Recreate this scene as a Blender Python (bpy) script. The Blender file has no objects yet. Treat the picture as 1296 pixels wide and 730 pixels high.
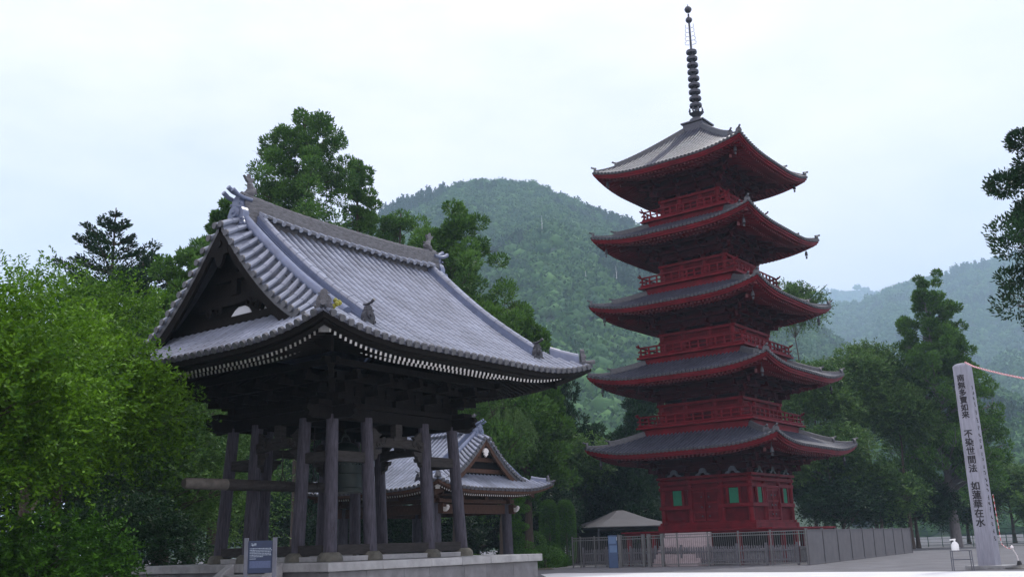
import bpy, math, random
import numpy as np
from mathutils import Vector, Matrix
R = math.radians
C = bpy.context.scene
COL = C.collection
PI = math.pi

# ------------------------------------------------------------------ camera, world, sun, exposure
EYE = Vector((0, 0, 1.5))
PITCH, ROLL, FPX = R(14.2012), R(1.77235), 1278.9
cam = bpy.data.cameras.new('camera'); camo = bpy.data.objects.new('camera', cam); COL.objects.link(camo)
cam.sensor_width = 36.0; cam.lens = 36.0 * FPX / 1296.0; cam.clip_start = 0.1; cam.clip_end = 12000
camo.matrix_world = Matrix.Translation(EYE) @ Matrix.Rotation(PI / 2 + PITCH, 4, 'X') @ Matrix.Rotation(-ROLL, 4, 'Z')
C.camera = camo

SUN_EL, SUN_AZ = R(56), R(42)          # azimuth measured from +X towards +Y
w = bpy.data.worlds.new('World'); C.world = w; w.use_nodes = True
nt = w.node_tree; N = nt.nodes; LK = nt.links
bg = N['Background']
sky = N.new('ShaderNodeTexSky'); sky.sky_type = 'NISHITA'; sky.sun_disc = False
sky.sun_elevation = SUN_EL; sky.sun_rotation = PI / 2 - SUN_AZ
sky.air_density = 1.0; sky.dust_density = 1.5
tc = N.new('ShaderNodeTexCoord')
mp = N.new('ShaderNodeMapping'); mp.inputs['Scale'].default_value = (1.2, 1.2, 3.0)
nz = N.new('ShaderNodeTexNoise'); nz.inputs['Scale'].default_value = 1.9; nz.inputs['Detail'].default_value = 7; nz.inputs['Roughness'].default_value = 0.55
rp = N.new('ShaderNodeValToRGB'); rp.color_ramp.elements[0].position = 0.32; rp.color_ramp.elements[0].color = (0.55, 0.55, 0.55, 1)
rp.color_ramp.elements[1].position = 0.62; rp.color_ramp.elements[1].color = (0.97, 0.97, 0.97, 1)
mx = N.new('ShaderNodeMixRGB'); mx.inputs['Color2'].default_value = (10.3, 9.4, 10.3, 1)
LK.new(tc.outputs['Generated'], mp.inputs['Vector']); LK.new(mp.outputs['Vector'], nz.inputs['Vector'])
LK.new(nz.outputs['Fac'], rp.inputs['Fac']); LK.new(rp.outputs['Color'], mx.inputs['Fac'])
LK.new(sky.outputs['Color'], mx.inputs['Color1']); LK.new(mx.outputs['Color'], bg.inputs['Color'])
bg.inputs['Strength'].default_value = 0.128
sl = bpy.data.lights.new('sun', 'SUN'); slo = bpy.data.objects.new('sun', sl); COL.objects.link(slo)
sl.energy = 2.3; sl.angle = R(2.5); sl.color = (1.0, 0.96, 0.9)
sd = Vector((math.cos(SUN_EL) * math.cos(SUN_AZ), math.cos(SUN_EL) * math.sin(SUN_AZ), math.sin(SUN_EL)))
slo.rotation_euler = sd.to_track_quat('Z', 'Y').to_euler(); slo.location = (40, 0, 60)
vs = C.view_settings; vs.view_transform = 'Standard'; vs.look = 'None'; vs.gamma = 1.0; vs.use_curve_mapping = False
vs.exposure = 0.3
C.cycles.max_bounces = 6; C.cycles.diffuse_bounces = 3; C.cycles.glossy_bounces = 2; C.cycles.transmission_bounces = 3
C.cycles.volume_bounces = 2; C.cycles.transparent_max_bounces = 6
C.cycles.use_denoising = True

# pixel of the photograph (1296 x 730) -> point at world depth Y
_fw = Vector((0, math.cos(PITCH), math.sin(PITCH))); _up = Vector((0, -math.sin(PITCH), math.cos(PITCH)))
def at(px, py, Y):
    X, y_ = px - 648, 365 - py
    c, s = math.cos(ROLL), math.sin(ROLL)
    d = _fw * FPX + Vector((1, 0, 0)) * (c * X + s * y_) + _up * (-s * X + c * y_)
    return EYE + d * (Y / d.y)

# ------------------------------------------------------------------ materials
MATS = {}
def mat(name, col, rough=0.6, var=0.25, scale=4.0, col2=None, bump=0.0, bscale=None, spec=0.5, stretch=(1, 1, 1), metal=0.0, coord='Object', island=0.0):
    m = bpy.data.materials.new(name); m.use_nodes = True
    t = m.node_tree; n = t.nodes; l = t.links; b = n['Principled BSDF']
    b.inputs['Roughness'].default_value = rough; b.inputs['Metallic'].default_value = metal
    b.inputs['Specular IOR Level'].default_value = spec
    tc = n.new('ShaderNodeTexCoord'); mp = n.new('ShaderNodeMapping'); mp.inputs['Scale'].default_value = stretch
    l.new(tc.outputs[coord], mp.inputs['Vector'])
    nz = n.new('ShaderNodeTexNoise'); nz.inputs['Scale'].default_value = scale; nz.inputs['Detail'].default_value = 6; nz.inputs['Roughness'].default_value = 0.6
    l.new(mp.outputs['Vector'], nz.inputs['Vector'])
    r = n.new('ShaderNodeValToRGB')
    lo = [c * (1 - var) for c in col]; hi = [min(1, c * (1 + var)) for c in col] if col2 is None else list(col2)
    r.color_ramp.elements[0].position = 0.3; r.color_ramp.elements[0].color = (*lo, 1)
    r.color_ramp.elements[1].position = 0.7; r.color_ramp.elements[1].color = (*hi, 1)
    l.new(nz.outputs['Fac'], r.inputs['Fac']); out = r.outputs['Color']
    if island:
        g = n.new('ShaderNodeNewGeometry'); mm = n.new('ShaderNodeMapRange')
        mm.inputs['To Min'].default_value = 1 - island; mm.inputs['To Max'].default_value = 1 + island
        l.new(g.outputs['Random Per Island'], mm.inputs['Value'])
        mu = n.new('ShaderNodeVectorMath'); mu.operation = 'SCALE'
        l.new(out, mu.inputs[0]); l.new(mm.outputs['Result'], mu.inputs['Scale']); out = mu.outputs['Vector']
    l.new(out, b.inputs['Base Color'])
    if bump:
        n2 = n.new('ShaderNodeTexNoise'); n2.inputs['Scale'].default_value = bscale or scale * 4; n2.inputs['Detail'].default_value = 5
        l.new(mp.outputs['Vector'], n2.inputs['Vector'])
        bp = n.new('ShaderNodeBump'); bp.inputs['Strength'].default_value = bump; bp.inputs['Distance'].default_value = 0.05
        l.new(n2.outputs['Fac'], bp.inputs['Height']); l.new(bp.outputs['Normal'], b.inputs['Normal'])
    MATS[name] = m
    return m

def leafmat(name, col, col2, trans=0.35, scale=0.6, rough=0.5):
    m = bpy.data.materials.new(name); m.use_nodes = True
    t = m.node_tree; n = t.nodes; l = t.links; b = n['Principled BSDF']; o = n['Material Output']
    b.inputs['Roughness'].default_value = rough; b.inputs['Specular IOR Level'].default_value = 0.08 if rough > .6 else 0.16
    g = n.new('ShaderNodeNewGeometry'); tc = n.new('ShaderNodeTexCoord')
    nz = n.new('ShaderNodeTexNoise'); nz.inputs['Scale'].default_value = scale; nz.inputs['Detail'].default_value = 3
    l.new(tc.outputs['Object'], nz.inputs['Vector'])
    ad = n.new('ShaderNodeMath'); ad.operation = 'MULTIPLY_ADD'; ad.inputs[1].default_value = 0.45
    l.new(g.outputs['Random Per Island'], ad.inputs[0]); l.new(nz.outputs['Fac'], ad.inputs[2])
    r = n.new('ShaderNodeValToRGB'); r.color_ramp.elements[0].position = 0.42; r.color_ramp.elements[1].position = 0.98
    r.color_ramp.elements[0].color = (*col, 1); r.color_ramp.elements[1].color = (*col2, 1)
    l.new(ad.outputs[0], r.inputs['Fac']); l.new(r.outputs['Color'], b.inputs['Base Color'])
    tr = n.new('ShaderNodeBsdfTranslucent'); l.new(r.outputs['Color'], tr.inputs['Color'])
    ms = n.new('ShaderNodeMixShader'); ms.inputs['Fac'].default_value = trans
    l.new(b.outputs[0], ms.inputs[1]); l.new(tr.outputs[0], ms.inputs[2]); l.new(ms.outputs[0], o.inputs['Surface'])
    MATS[name] = m
    return m

TILE_B = mat('silver_clay_tile', (0.2, 0.23, 0.29), 0.2, 0.32, .9, bump=0.08, bscale=30, spec=0.9, island=0.09)
TILE_P = mat('grey_clay_tile', (0.05, 0.056, 0.078), 0.4, 0.3, 1.5, spec=0.3, bump=0.12, bscale=30, island=0.15)
TILE_V = mat('dark_grey_pan_tile', (0.05, 0.054, 0.075), 0.5, 0.3, 2.0, island=0.15)  # pan tiles, coloured darker than the round cover tiles beside them
TILE_VP = mat('dark_pan_tile', (0.03, 0.032, 0.04), 0.5, 0.3, 2.0, island=0.15)
TILE_D = mat('dark_clay_tile', (0.07, 0.075, 0.085), 0.55, 0.3, 6, bump=0.2)
TILE_R = mat('weathered_ridge_tile', (0.105, 0.11, 0.122), 0.75, 0.45, 7, bump=0.5, bscale=40, stretch=(1, 1, 4))
BLUE_T = mat('blue_grey_glazed_tile', (0.12, 0.15, 0.23), 0.28, 0.2, 3, bump=0.1)
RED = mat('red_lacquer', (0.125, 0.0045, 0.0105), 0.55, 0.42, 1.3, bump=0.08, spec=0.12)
RED_D = mat('shaded_red_lacquer', (0.042, 0.0022, 0.005), 0.6, 0.3, 3, bump=0.08, spec=0.06)  # shaded copy of red lacquer; shade put into colour for undersides and brackets
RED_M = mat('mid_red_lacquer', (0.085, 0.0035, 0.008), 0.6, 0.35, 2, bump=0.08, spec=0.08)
RED_T = mat('pale_red_end_grain', (0.15, 0.03, 0.034), 0.6, 0.2, 6)
GREEN_W = mat('green_painted_slats', (0.012, 0.2, 0.11), 0.55, 0.15, 5)
BRONZE = mat('dark_bronze', (0.06, 0.065, 0.08), 0.42, 0.3, 8, metal=0.6)
BRONZE_G = mat('green_bronze', (0.014, 0.024, 0.021), 0.5, 0.3, 5, metal=0.4)
WOOD_D = mat('dark_weathered_wood', (0.008, 0.007, 0.0065), 0.8, 0.4, 5, bump=0.3, stretch=(3, 3, 1), spec=0.08)
WOOD_B = mat('brown_wood', (0.07, 0.038, 0.026), 0.75, 0.35, 5, spec=0.15, bump=0.2, stretch=(3, 3, 1))
WOOD_C = mat('grey_column_wood', (0.052, 0.05, 0.064), 0.75, 0.5, 4, bump=0.3, bscale=22, stretch=(6, 6, 0.7), spec=0.2)
WOOD_G = mat('grey_beam_wood', (0.032, 0.03, 0.029), 0.8, 0.4, 4, bump=0.3, bscale=18, stretch=(1, 1, 5), spec=0.15)
WHITE_T = mat('white_painted_end', (0.6, 0.59, 0.57), 0.7, 0.08, 8)
PLASTER = mat('white_plaster', (0.5, 0.53, 0.57), 0.8, 0.06, 3)
STONE = mat('pale_granite', (0.27, 0.28, 0.285), 0.75, 0.25, 3, bump=0.2, bscale=40, island=0.12)
STONE_W = mat('granite_wall', (0.15, 0.155, 0.165), 0.8, 0.3, 2.5, bump=0.25, bscale=30, island=0.15)
STONE_M = mat('mossy_stone', (0.085, 0.085, 0.07), 0.9, 0.4, 6, bump=0.4, bscale=30)
STONE_P = mat('pink_white_stone', (0.4, 0.34, 0.35), 0.75, 0.15, 4)
APRON = mat('brown_paving', (0.27, 0.24, 0.2), 0.85, 0.25, 5, bump=0.2, island=0.12)
METAL = mat('grey_fence_metal', (0.16, 0.165, 0.165), 0.5, 0.15, 6, metal=0.3)
PICKET = mat('grey_picket_wood', (0.13, 0.13, 0.15), 0.8, 0.25, 6)
PANEL = mat('grey_concrete_panel', (0.09, 0.09, 0.098), 0.8, 0.15, 1.5, bump=0.1, island=0.1)
GREEN_F = mat('dark_green_wire', (0.03, 0.08, 0.06), 0.6, 0.15, 5)
TENT = mat('grey_canvas', (0.095, 0.093, 0.1), 0.8, 0.1, 1.2)
DARK = mat('dark_shade_fill', (0.012, 0.012, 0.012), 0.9, 0.2, 2)  # near-black colour standing in for the shade under veranda and canopy
SIGNB = mat('dark_blue_board', (0.008, 0.022, 0.06), 0.5, 0.15, 4)
SIGNL = mat('blue_sign_panel', (0.035, 0.07, 0.15), 0.5, 0.1, 4)
SIGNP = mat('light_blue_print', (0.09, 0.16, 0.28), 0.5, 0.1, 6)
SIGNT = mat('pale_print', (0.28, 0.34, 0.4), 0.6, 0.05, 6)
POSTG = mat('grey_post', (0.09, 0.1, 0.125), 0.6, 0.2, 5)
POSTW = mat('white_weathered_wood', (0.25, 0.26, 0.31), 0.7, 0.22, 2.5, bump=0.15, bscale=14, stretch=(6, 6, 0.6))
INK = mat('black_ink', (0.012, 0.01, 0.014), 0.7, 0.2, 5)
ROPE_R = mat('red_cord', (0.6, 0.05, 0.06), 0.7, 0.1, 8)
ROPE_W = mat('white_cord', (0.8, 0.76, 0.76), 0.7, 0.05, 8)
WHITE_P = mat('white_plastic', (0.78, 0.8, 0.8), 0.4, 0.04, 5)
BLACK_P = mat('black_rubber', (0.01, 0.01, 0.012), 0.6, 0.2, 5)
YELLOW = mat('yellow_moss', (0.2, 0.2, 0.025), 0.8, 0.2, 8)
BARK = mat('brown_bark', (0.06, 0.045, 0.035), 0.9, 0.4, 5, bump=0.6, bscale=14, stretch=(3, 3, 0.6))
BARK_G = mat('grey_bark', (0.15, 0.145, 0.15), 0.9, 0.3, 4, bump=0.5, bscale=14, stretch=(3, 3, 0.6))
DEADW = mat('bleached_wood', (0.5, 0.5, 0.48), 0.8, 0.2, 4)
GRAVEL = mat('grey_gravel', (0.13, 0.132, 0.14), 0.95, 0.25, 0.6, bump=0.5, bscale=25)
PAVE = mat('pale_concrete', (0.66, 0.67, 0.67), 0.8, 0.08, 0.5, bump=0.1, bscale=20)
SOIL = mat('dark_soil', (0.05, 0.045, 0.03), 0.95, 0.4, 1.5, bump=0.6, bscale=9)
LEAF_BUSH = leafmat('bright_green_leaf', (0.016, 0.06, 0.005), (0.13, 0.275, 0.014), 0.32, 0.45)
LEAF_CEDAR = leafmat('cedar_needle', (0.02, 0.064, 0.014), (0.1, 0.22, 0.034), 0.28, 0.35)
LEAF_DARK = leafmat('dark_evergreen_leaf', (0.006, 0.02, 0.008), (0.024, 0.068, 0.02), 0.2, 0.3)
LEAF_MID = leafmat('mid_green_leaf', (0.02, 0.065, 0.017), (0.12, 0.225, 0.05), 0.35, 0.25)
LEAF_WEEP = leafmat('pale_green_leaf', (0.05, 0.11, 0.03), (0.13, 0.24, 0.07), 0.4, 0.5)
LEAF_HEDGE = leafmat('hedge_leaf', (0.016, 0.06, 0.006), (0.07, 0.19, 0.014), 0.25, 0.8)

# ------------------------------------------------------------------ mesh helpers
class MB:
    def __init__(s): s.v = []; s.f = []; s.m = []; s.n = 0
    def add(s, vs, fs, mi=0):
        o = s.n; s.v.extend([tuple(p) for p in vs]); s.n += len(vs)
        s.f.extend([tuple(i + o for i in f) for f in fs]); s.m.extend([mi] * len(fs))
    def hexa(s, p, mi=0, tip=None):   # p: 8 pts, bottom 4 ccw, top 4 ccw
        fs = [(3, 2, 1, 0), (4, 5, 6, 7), (0, 1, 5, 4), (1, 2, 6, 5), (2, 3, 7, 6), (3, 0, 4, 7)]
        s.add(p, fs, mi)
        if tip is not None: s.m[-4 + tip[0]] = tip[1]
    def box(s, c, d, rz=0.0, mi=0):
        x, y, z = d[0] / 2, d[1] / 2, d[2] / 2; cr, sr = math.cos(rz), math.sin(rz)
        p = [(-x, -y, -z), (x, -y, -z), (x, y, -z), (-x, y, -z), (-x, -y, z), (x, -y, z), (x, y, z), (-x, y, z)]
        s.hexa([(c[0] + a * cr - b * sr, c[1] + a * sr + b * cr, c[2] + q) for a, b, q in p], mi)
    def bar(s, a, b, w, h, up=(0, 0, 1), mi=0, w2=None, h2=None, endmi=None):
        a, b, up = Vector(a), Vector(b), Vector(up); t = (b - a).normalized(); sd = t.cross(up).normalized(); u = sd.cross(t)
        w2 = w if w2 is None else w2; h2 = h if h2 is None else h2
        p = [a - sd * w / 2 - u * h / 2, a + sd * w / 2 - u * h / 2, b + sd * w2 / 2 - u * h2 / 2, b - sd * w2 / 2 - u * h2 / 2,
             a - sd * w / 2 + u * h / 2, a + sd * w / 2 + u * h / 2, b + sd * w2 / 2 + u * h2 / 2, b - sd * w2 / 2 + u * h2 / 2]
        s.hexa(p, mi)
        if endmi is not None: s.m[-4] = endmi      # the face at a
    def tube(s, pts, rad, seg=8, cap=True, mi=0):
        pts = [Vector(p) for p in pts]; n = len(pts)
        if not hasattr(rad, '__len__'): rad = [rad] * n
        vs = []; ref = None
        for i, p in enumerate(pts):
            t = (pts[min(i + 1, n - 1)] - pts[max(i - 1, 0)]).normalized()
            if ref is None:
                ref = Vector((1, 0, 0)) if abs(t.x) < 0.9 else Vector((0, 1, 0))
            x = (ref - t * ref.dot(t)).normalized(); ref = x; y = t.cross(x)
            for k in range(seg):
                a = 2 * PI * k / seg; vs.append(p + (x * math.cos(a) + y * math.sin(a)) * rad[i])
        fs = []
        for i in range(n - 1):
            for k in range(seg):
                k2 = (k + 1) % seg; fs.append((i * seg + k, i * seg + k2, (i + 1) * seg + k2, (i + 1) * seg + k))
        if cap: fs.append(tuple(range(seg - 1, -1, -1))); fs.append(tuple((n - 1) * seg + k for k in range(seg)))
        s.add(vs, fs, mi)
    def cyl(s, a, b, r, seg=12, r2=None, mi=0): s.tube([a, b], [r, r if r2 is None else r2], seg, True, mi)
    def lathe(s, c, prof, seg=20, mi=0, sx=1, sy=1):
        vs = []; n = len(prof)
        for r, z in prof:
            for k in range(seg):
                a = 2 * PI * k / seg; vs.append((c[0] + r * math.cos(a) * sx, c[1] + r * math.sin(a) * sy, c[2] + z))
        fs = []
        for i in range(n - 1):
            for k in range(seg):
                k2 = (k + 1) % seg; fs.append((i * seg + k, i * seg + k2, (i + 1) * seg + k2, (i + 1) * seg + k))
        fs.append(tuple(range(seg - 1, -1, -1))); fs.append(tuple((n - 1) * seg + k for k in range(seg)))
        s.add(vs, fs, mi)
    def grid(s, P, mi=0, flip=False):   # P[i][j] points
        a = len(P); b = len(P[0]); vs = [p for row in P for p in row]; fs = []
        for i in range(a - 1):
            for j in range(b - 1):
                q = (i * b + j, (i + 1) * b + j, (i + 1) * b + j + 1, i * b + j + 1); fs.append(q[::-1] if flip else q)
        s.add(vs, fs, mi)
    def loft(s, loops, mi=0, cap=True):   # closed loops of equal length
        n = len(loops); k = len(loops[0]); vs = [p for lp in loops for p in lp]; fs = []
        for i in range(n - 1):
            for j in range(k):
                j2 = (j + 1) % k; fs.append((i * k + j, i * k + j2, (i + 1) * k + j2, (i + 1) * k + j))
        if cap: fs.append(tuple(range(k - 1, -1, -1))); fs.append(tuple((n - 1) * k + j for j in range(k)))
        s.add(vs, fs, mi)
    def plate(s, outline, origin, ux, uz, thick, mi=0):   # outline 2-D -> extruded along normal
        o, ux, uz = Vector(origin), Vector(ux), Vector(uz); nrm = ux.cross(uz).normalized()
        A = [o + ux * a + uz * b - nrm * thick / 2 for a, b in outline]; B = [p + nrm * thick for p in A]; k = len(A)
        s.add(A + B, [tuple(range(k - 1, -1, -1)), tuple(range(k, 2 * k))] + [(i, (i + 1) % k, k + (i + 1) % k, k + i) for i in range(k)], mi)
    def build(s, name, mats, parent=None, smooth=False, bevel=0.0, angle=40):
        me = bpy.data.meshes.new(name); me.from_pydata(s.v, [], s.f)
        for m in (mats if isinstance(mats, (list, tuple)) else [mats]): me.materials.append(m)
        if any(s.m): me.polygons.foreach_set('material_index', s.m)
        o = bpy.data.objects.new(name, me); COL.objects.link(o)
        if parent is not None: o.parent = parent
        if smooth:
            me.polygons.foreach_set('use_smooth', [True] * len(me.polygons)); me.set_sharp_from_angle(angle=R(angle))
        if bevel:
            b = o.modifiers.new('bevel', 'BEVEL'); b.width = bevel; b.segments = 2; b.limit_method = 'ANGLE'
        me.update()
        return o

def quads(name, V, mats, parent=None, mi=None, nv=4):     # V (n,nv,3) numpy -> n polygons
    n = len(V); me = bpy.data.meshes.new(name)
    me.vertices.add(n * nv); me.vertices.foreach_set('co', V.reshape(-1).astype(np.float32))
    me.loops.add(n * nv); me.loops.foreach_set('vertex_index', np.arange(n * nv, dtype=np.int32))
    me.polygons.add(n); me.polygons.foreach_set('loop_start', np.arange(n, dtype=np.int32) * nv)
    for m in (mats if isinstance(mats, (list, tuple)) else [mats]): me.materials.append(m)
    me.update(calc_edges=True)
    o = bpy.data.objects.new(name, me); COL.objects.link(o)
    if parent is not None: o.parent = parent
    return o

def thing(name, label, cat, loc=(0, 0, 0), rz=0.0, group=None):
    o = bpy.data.objects.new(name, None); COL.objects.link(o); o.empty_display_size = 0.3
    o.location = loc; o.rotation_euler = (0, 0, rz); o['label'] = label; o['category'] = cat
    if group: o['group'] = group
    return o
def tag(o, label, cat, group=None):
    o['label'] = label; o['category'] = cat
    if group: o['group'] = group
    return o
def kind(o, k): o['kind'] = k; return o

# ------------------------------------------------------------------ setting: ground
YAW_P = R(-37.12); YAW_B = R(52.88)
g = MB(); g.grid([[(x, y, 0.0) for y in np.linspace(-60, 5800, 60)] for x in np.linspace(-4000, 4000, 60)], flip=False)
kind(g.build('ground', GRAVEL), 'structure')
ux = Vector((math.cos(YAW_P), math.sin(YAW_P), 0)); uy = Vector((-math.sin(YAW_P), math.cos(YAW_P), 0))
BC = Vector((-4.732, 28.0, 0)); A_ = Vector((math.cos(YAW_B), math.sin(YAW_B), 0)); B_ = Vector((-math.sin(YAW_B), math.cos(YAW_B), 0))
pv = MB()
e0, e1 = Vector((40.5, 17.2, 0)), Vector((1.9, 54.4, 0))
pp = [e0, e1, Vector((1.0, 53.4, 0)), BC + A_ * 5.2 - B_ * 4.4, BC + A_ * 5.2 - B_ * 5.1, BC - A_ * 7.0 - B_ * 5.1, Vector((-4.5, 12, 0)), Vector((-4.5, -30, 0)), Vector((40.5, -30, 0))]
pv.add([(p.x, p.y, 0.006) for p in pp], [tuple(range(len(pp)))[::-1]])
kind(pv.build('pavement', PAVE), 'structure')
so = MB(); so.add([(-60, 6, 0.004), (-7.6, 6, 0.004), (-8.6, 22, 0.004), (-13, 33, 0.004), (-6, 44, 0.004), (-6, 58, 0.004), (2.0, 62, 0.004), (1.4, 120, 0.004), (-60, 120, 0.004)], [tuple(range(9))])
kind(so.build('soil', SOIL), 'structure')

# ------------------------------------------------------------------ curved tile roofs
class Face:
    """one roof slope; s along the eave, d plan distance inward from the eave"""
    def __init__(f, side, ea, eb, z0, p1, p2, up, Q, fd):
        f.side, f.ea, f.eb, f.z0, f.p1, f.p2, f.up, f.Q, f.fd = side, ea, eb, z0, p1, p2, up, Q, fd
        f.L = ea if side in ('-y', '+y') else eb
    def xy(f, s, d):
        return {'-y': (s, -f.eb + d), '+y': (-s, f.eb - d), '-x': (-f.ea + d, -s), '+x': (f.ea - d, s)}[f.side]
    def lift(f, s, d):
        q = f.L - abs(s); return f.up * max(0.0, 1 - q / f.Q) ** 2.6 * max(0.0, 1 - d / f.fd) ** 1.3
    def z(f, s, d): return f.z0 + f.p1 * d + f.p2 * d * d + f.lift(s, d)
    def P(f, s, d, off=0.0):
        x, y = f.xy(s, d); return Vector((x, y, f.z(s, d) + off))
    def flat(f, s, d, z):
        x, y = f.xy(s, d); return Vector((x, y, z))
    def frame(f, s, d):
        e = 0.02; p = f.P(s, d); t = (f.P(s, d + e) - f.P(s, d - e)).normalized(); a = (f.P(s + e, d) - f.P(s - e, d)).normalized()
        n = a.cross(t).normalized(); return p, t, t.cross(n).normalized(), n
    def out(f): return {'-y': Vector((0, -1, 0)), '+y': Vector((0, 1, 0)), '-x': Vector((-1, 0, 0)), '+x': Vector((1, 0, 0))}[f.side]
    def along(f): return {'-y': Vector((1, 0, 0)), '+y': Vector((-1, 0, 0)), '-x': Vector((0, -1, 0)), '+x': Vector((0, 1, 0))}[f.side]

ARC = [(math.cos(a), math.sin(a)) for a in np.linspace(0, PI, 7)]
def tile_face(mb, F, sp, r, tl, dmax, caps=True, smax=None, mi_cap=1):
    L = F.L if smax is None else smax
    n = int(round(2 * L / sp)); sp = 2 * L / n
    for i in range(n + 1):                        # round cover tiles
        s = -L + i * sp; s = max(-F.L + 0.04, min(F.L - 0.04, s)); D = dmax(s)
        if D < 0.12: continue
        k = max(1, int(math.ceil(D / tl)))
        for j in range(k):
            vs = []
            for d, q, lf in ((j * D / k, 1.03, 0.006), ((j + 1) * D / k, 0.98, 0.0)):
                p, t, sd, nn = F.frame(s, d)
                for c_, s_ in ARC: vs.append(p + sd * (r * q * c_) + nn * (r * q * s_ * 1.3 + lf))
            mb.add(vs, [(m, m + 1, m + 8, m + 7) for m in range(6)] + [tuple(range(6, -1, -1))])
        if caps:
            p, t, sd, nn = F.frame(s, 0.0); p = p + nn * r * 0.3
            mb.cyl(p - t * 0.05, p + t * 0.03, r * 1.22, 10, mi=mi_cap)
    for i in range(n):                            # pan tiles between
        s = -L + (i + 0.5) * sp; D = dmax(s); wd = sp * 0.5
        if D < 0.1: continue
        k = max(1, int(math.ceil(D / tl)))
        for j in range(k):
            vs = []
            for d, lf in ((j * D / k, 0.012), ((j + 1) * D / k, 0.0)):
                for q, h in ((-1, 0.0), (-0.4, -0.035), (0.4, -0.035), (1, 0.0)): vs.append(F.P(s + q * wd, d, h + lf))
            vs += [F.P(s + q * wd, j * D / k, -0.05 if j == 0 else -0.01) for q in (-1, -0.4, 0.4, 1)]
            mb.add(vs, [(m, m + 1, m + 5, m + 4) for m in range(3)] + [(m + 8, m + 9, m + 1, m) for m in range(3)], 2)

def deck(mb, F, dm, off, smax=None, ns=24, nd=8, flip=True):
    L = F.L if smax is None else smax
    mb.grid([[F.P(u * min(L, F.L - v * dm if True else L), v * dm, off) for v in np.linspace(0, 1, nd)] for u in np.linspace(-1, 1, ns)], flip=not flip)

def eave_band(mb, F, d0, d1, t0, b0, t1, b1, ns=28, mi=0):
    ls = []
    for d, off in ((d0, t0), (d0, b0), (d1, b1), (d1, t1)):
        ls.append([F.flat(u * (F.L - d), d, F.z0 + F.lift(u * F.L, 0) * (1 - 0.5 * d / F.fd) + off) for u in np.linspace(-1, 1, ns)])
    ls.append(ls[0]); mb.grid(ls, mi)

def rafters(mb, F, d0, d1, sp, wd, ht, zoff, slope, tipmi=1):
    n = int(round(2 * (F.L - d0) / sp)); L = F.L - d0
    for i in range(n + 1):
        s = -L + 2 * L * i / n
        if abs(s) > L - 0.06: continue
        dd = min(d1, F.L - abs(s) - 0.02)
        if dd - d0 < 0.08: continue
        lf = F.lift(s * F.L / L, 0)
        a = F.flat(s, d0, F.z0 + zoff + lf); b = F.flat(s, dd, F.z0 + zoff + slope * (dd - d0) + lf * max(0, 1 - (dd - d0) / F.fd))
        mb.bar(a, b, wd, ht, endmi=tipmi)

def ridge_run(mb, pts, w, h, r, mi=0, capmi=0, tl=0.33, lift=0.0):
    """stacked tile ridge with a round cap running over surface points"""
    pts = [Vector(p) for p in pts]
    loops = []
    for i, p in enumerate(pts):
        t = pts[min(i + 1, len(pts) - 1)] - pts[max(i - 1, 0)]; t.z = 0; t.normalize(); sd = Vector((t.y, -t.x, 0))
        loops.append([p - sd * w / 2 - Vector((0, 0, 0.08)), p + sd * w / 2 - Vector((0, 0, 0.08)), p + sd * w * 0.5 + Vector((0, 0, h * 0.45)), p + sd * w * 0.42 + Vector((0, 0, h * 0.47)),
                      p + sd * w * 0.4 + Vector((0, 0, h)), p - sd * w * 0.4 + Vector((0, 0, h)), p - sd * w * 0.42 + Vector((0, 0, h * 0.47)), p - sd * w * 0.5 + Vector((0, 0, h * 0.45))])
    mb.loft(loops, mi)
    # cap tiles, one by one
    top = [p + Vector((0, 0, h + r * 0.2)) for p in pts]
    seglen = [0.0]
    for i in range(1, len(top)): seglen.append(seglen[-1] + (top[i] - top[i - 1]).length)
    def pos(q):
        q = max(0, min(seglen[-1], q))
        for i in range(1, len(top)):
            if q <= seglen[i] + 1e-9: return top[i - 1].lerp(top[i], (q - seglen[i - 1]) / max(1e-9, seglen[i] - seglen[i - 1]))
        return top[-1]
    k = max(1, int(round(seglen[-1] / tl)))
    for j in range(k):
        a, b = pos(j * seglen[-1] / k), pos((j + 1) * seglen[-1] / k + 0.02)
        mb.tube([a, b], [r * 0.94, r * 1.08], 8, True, capmi)

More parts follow.
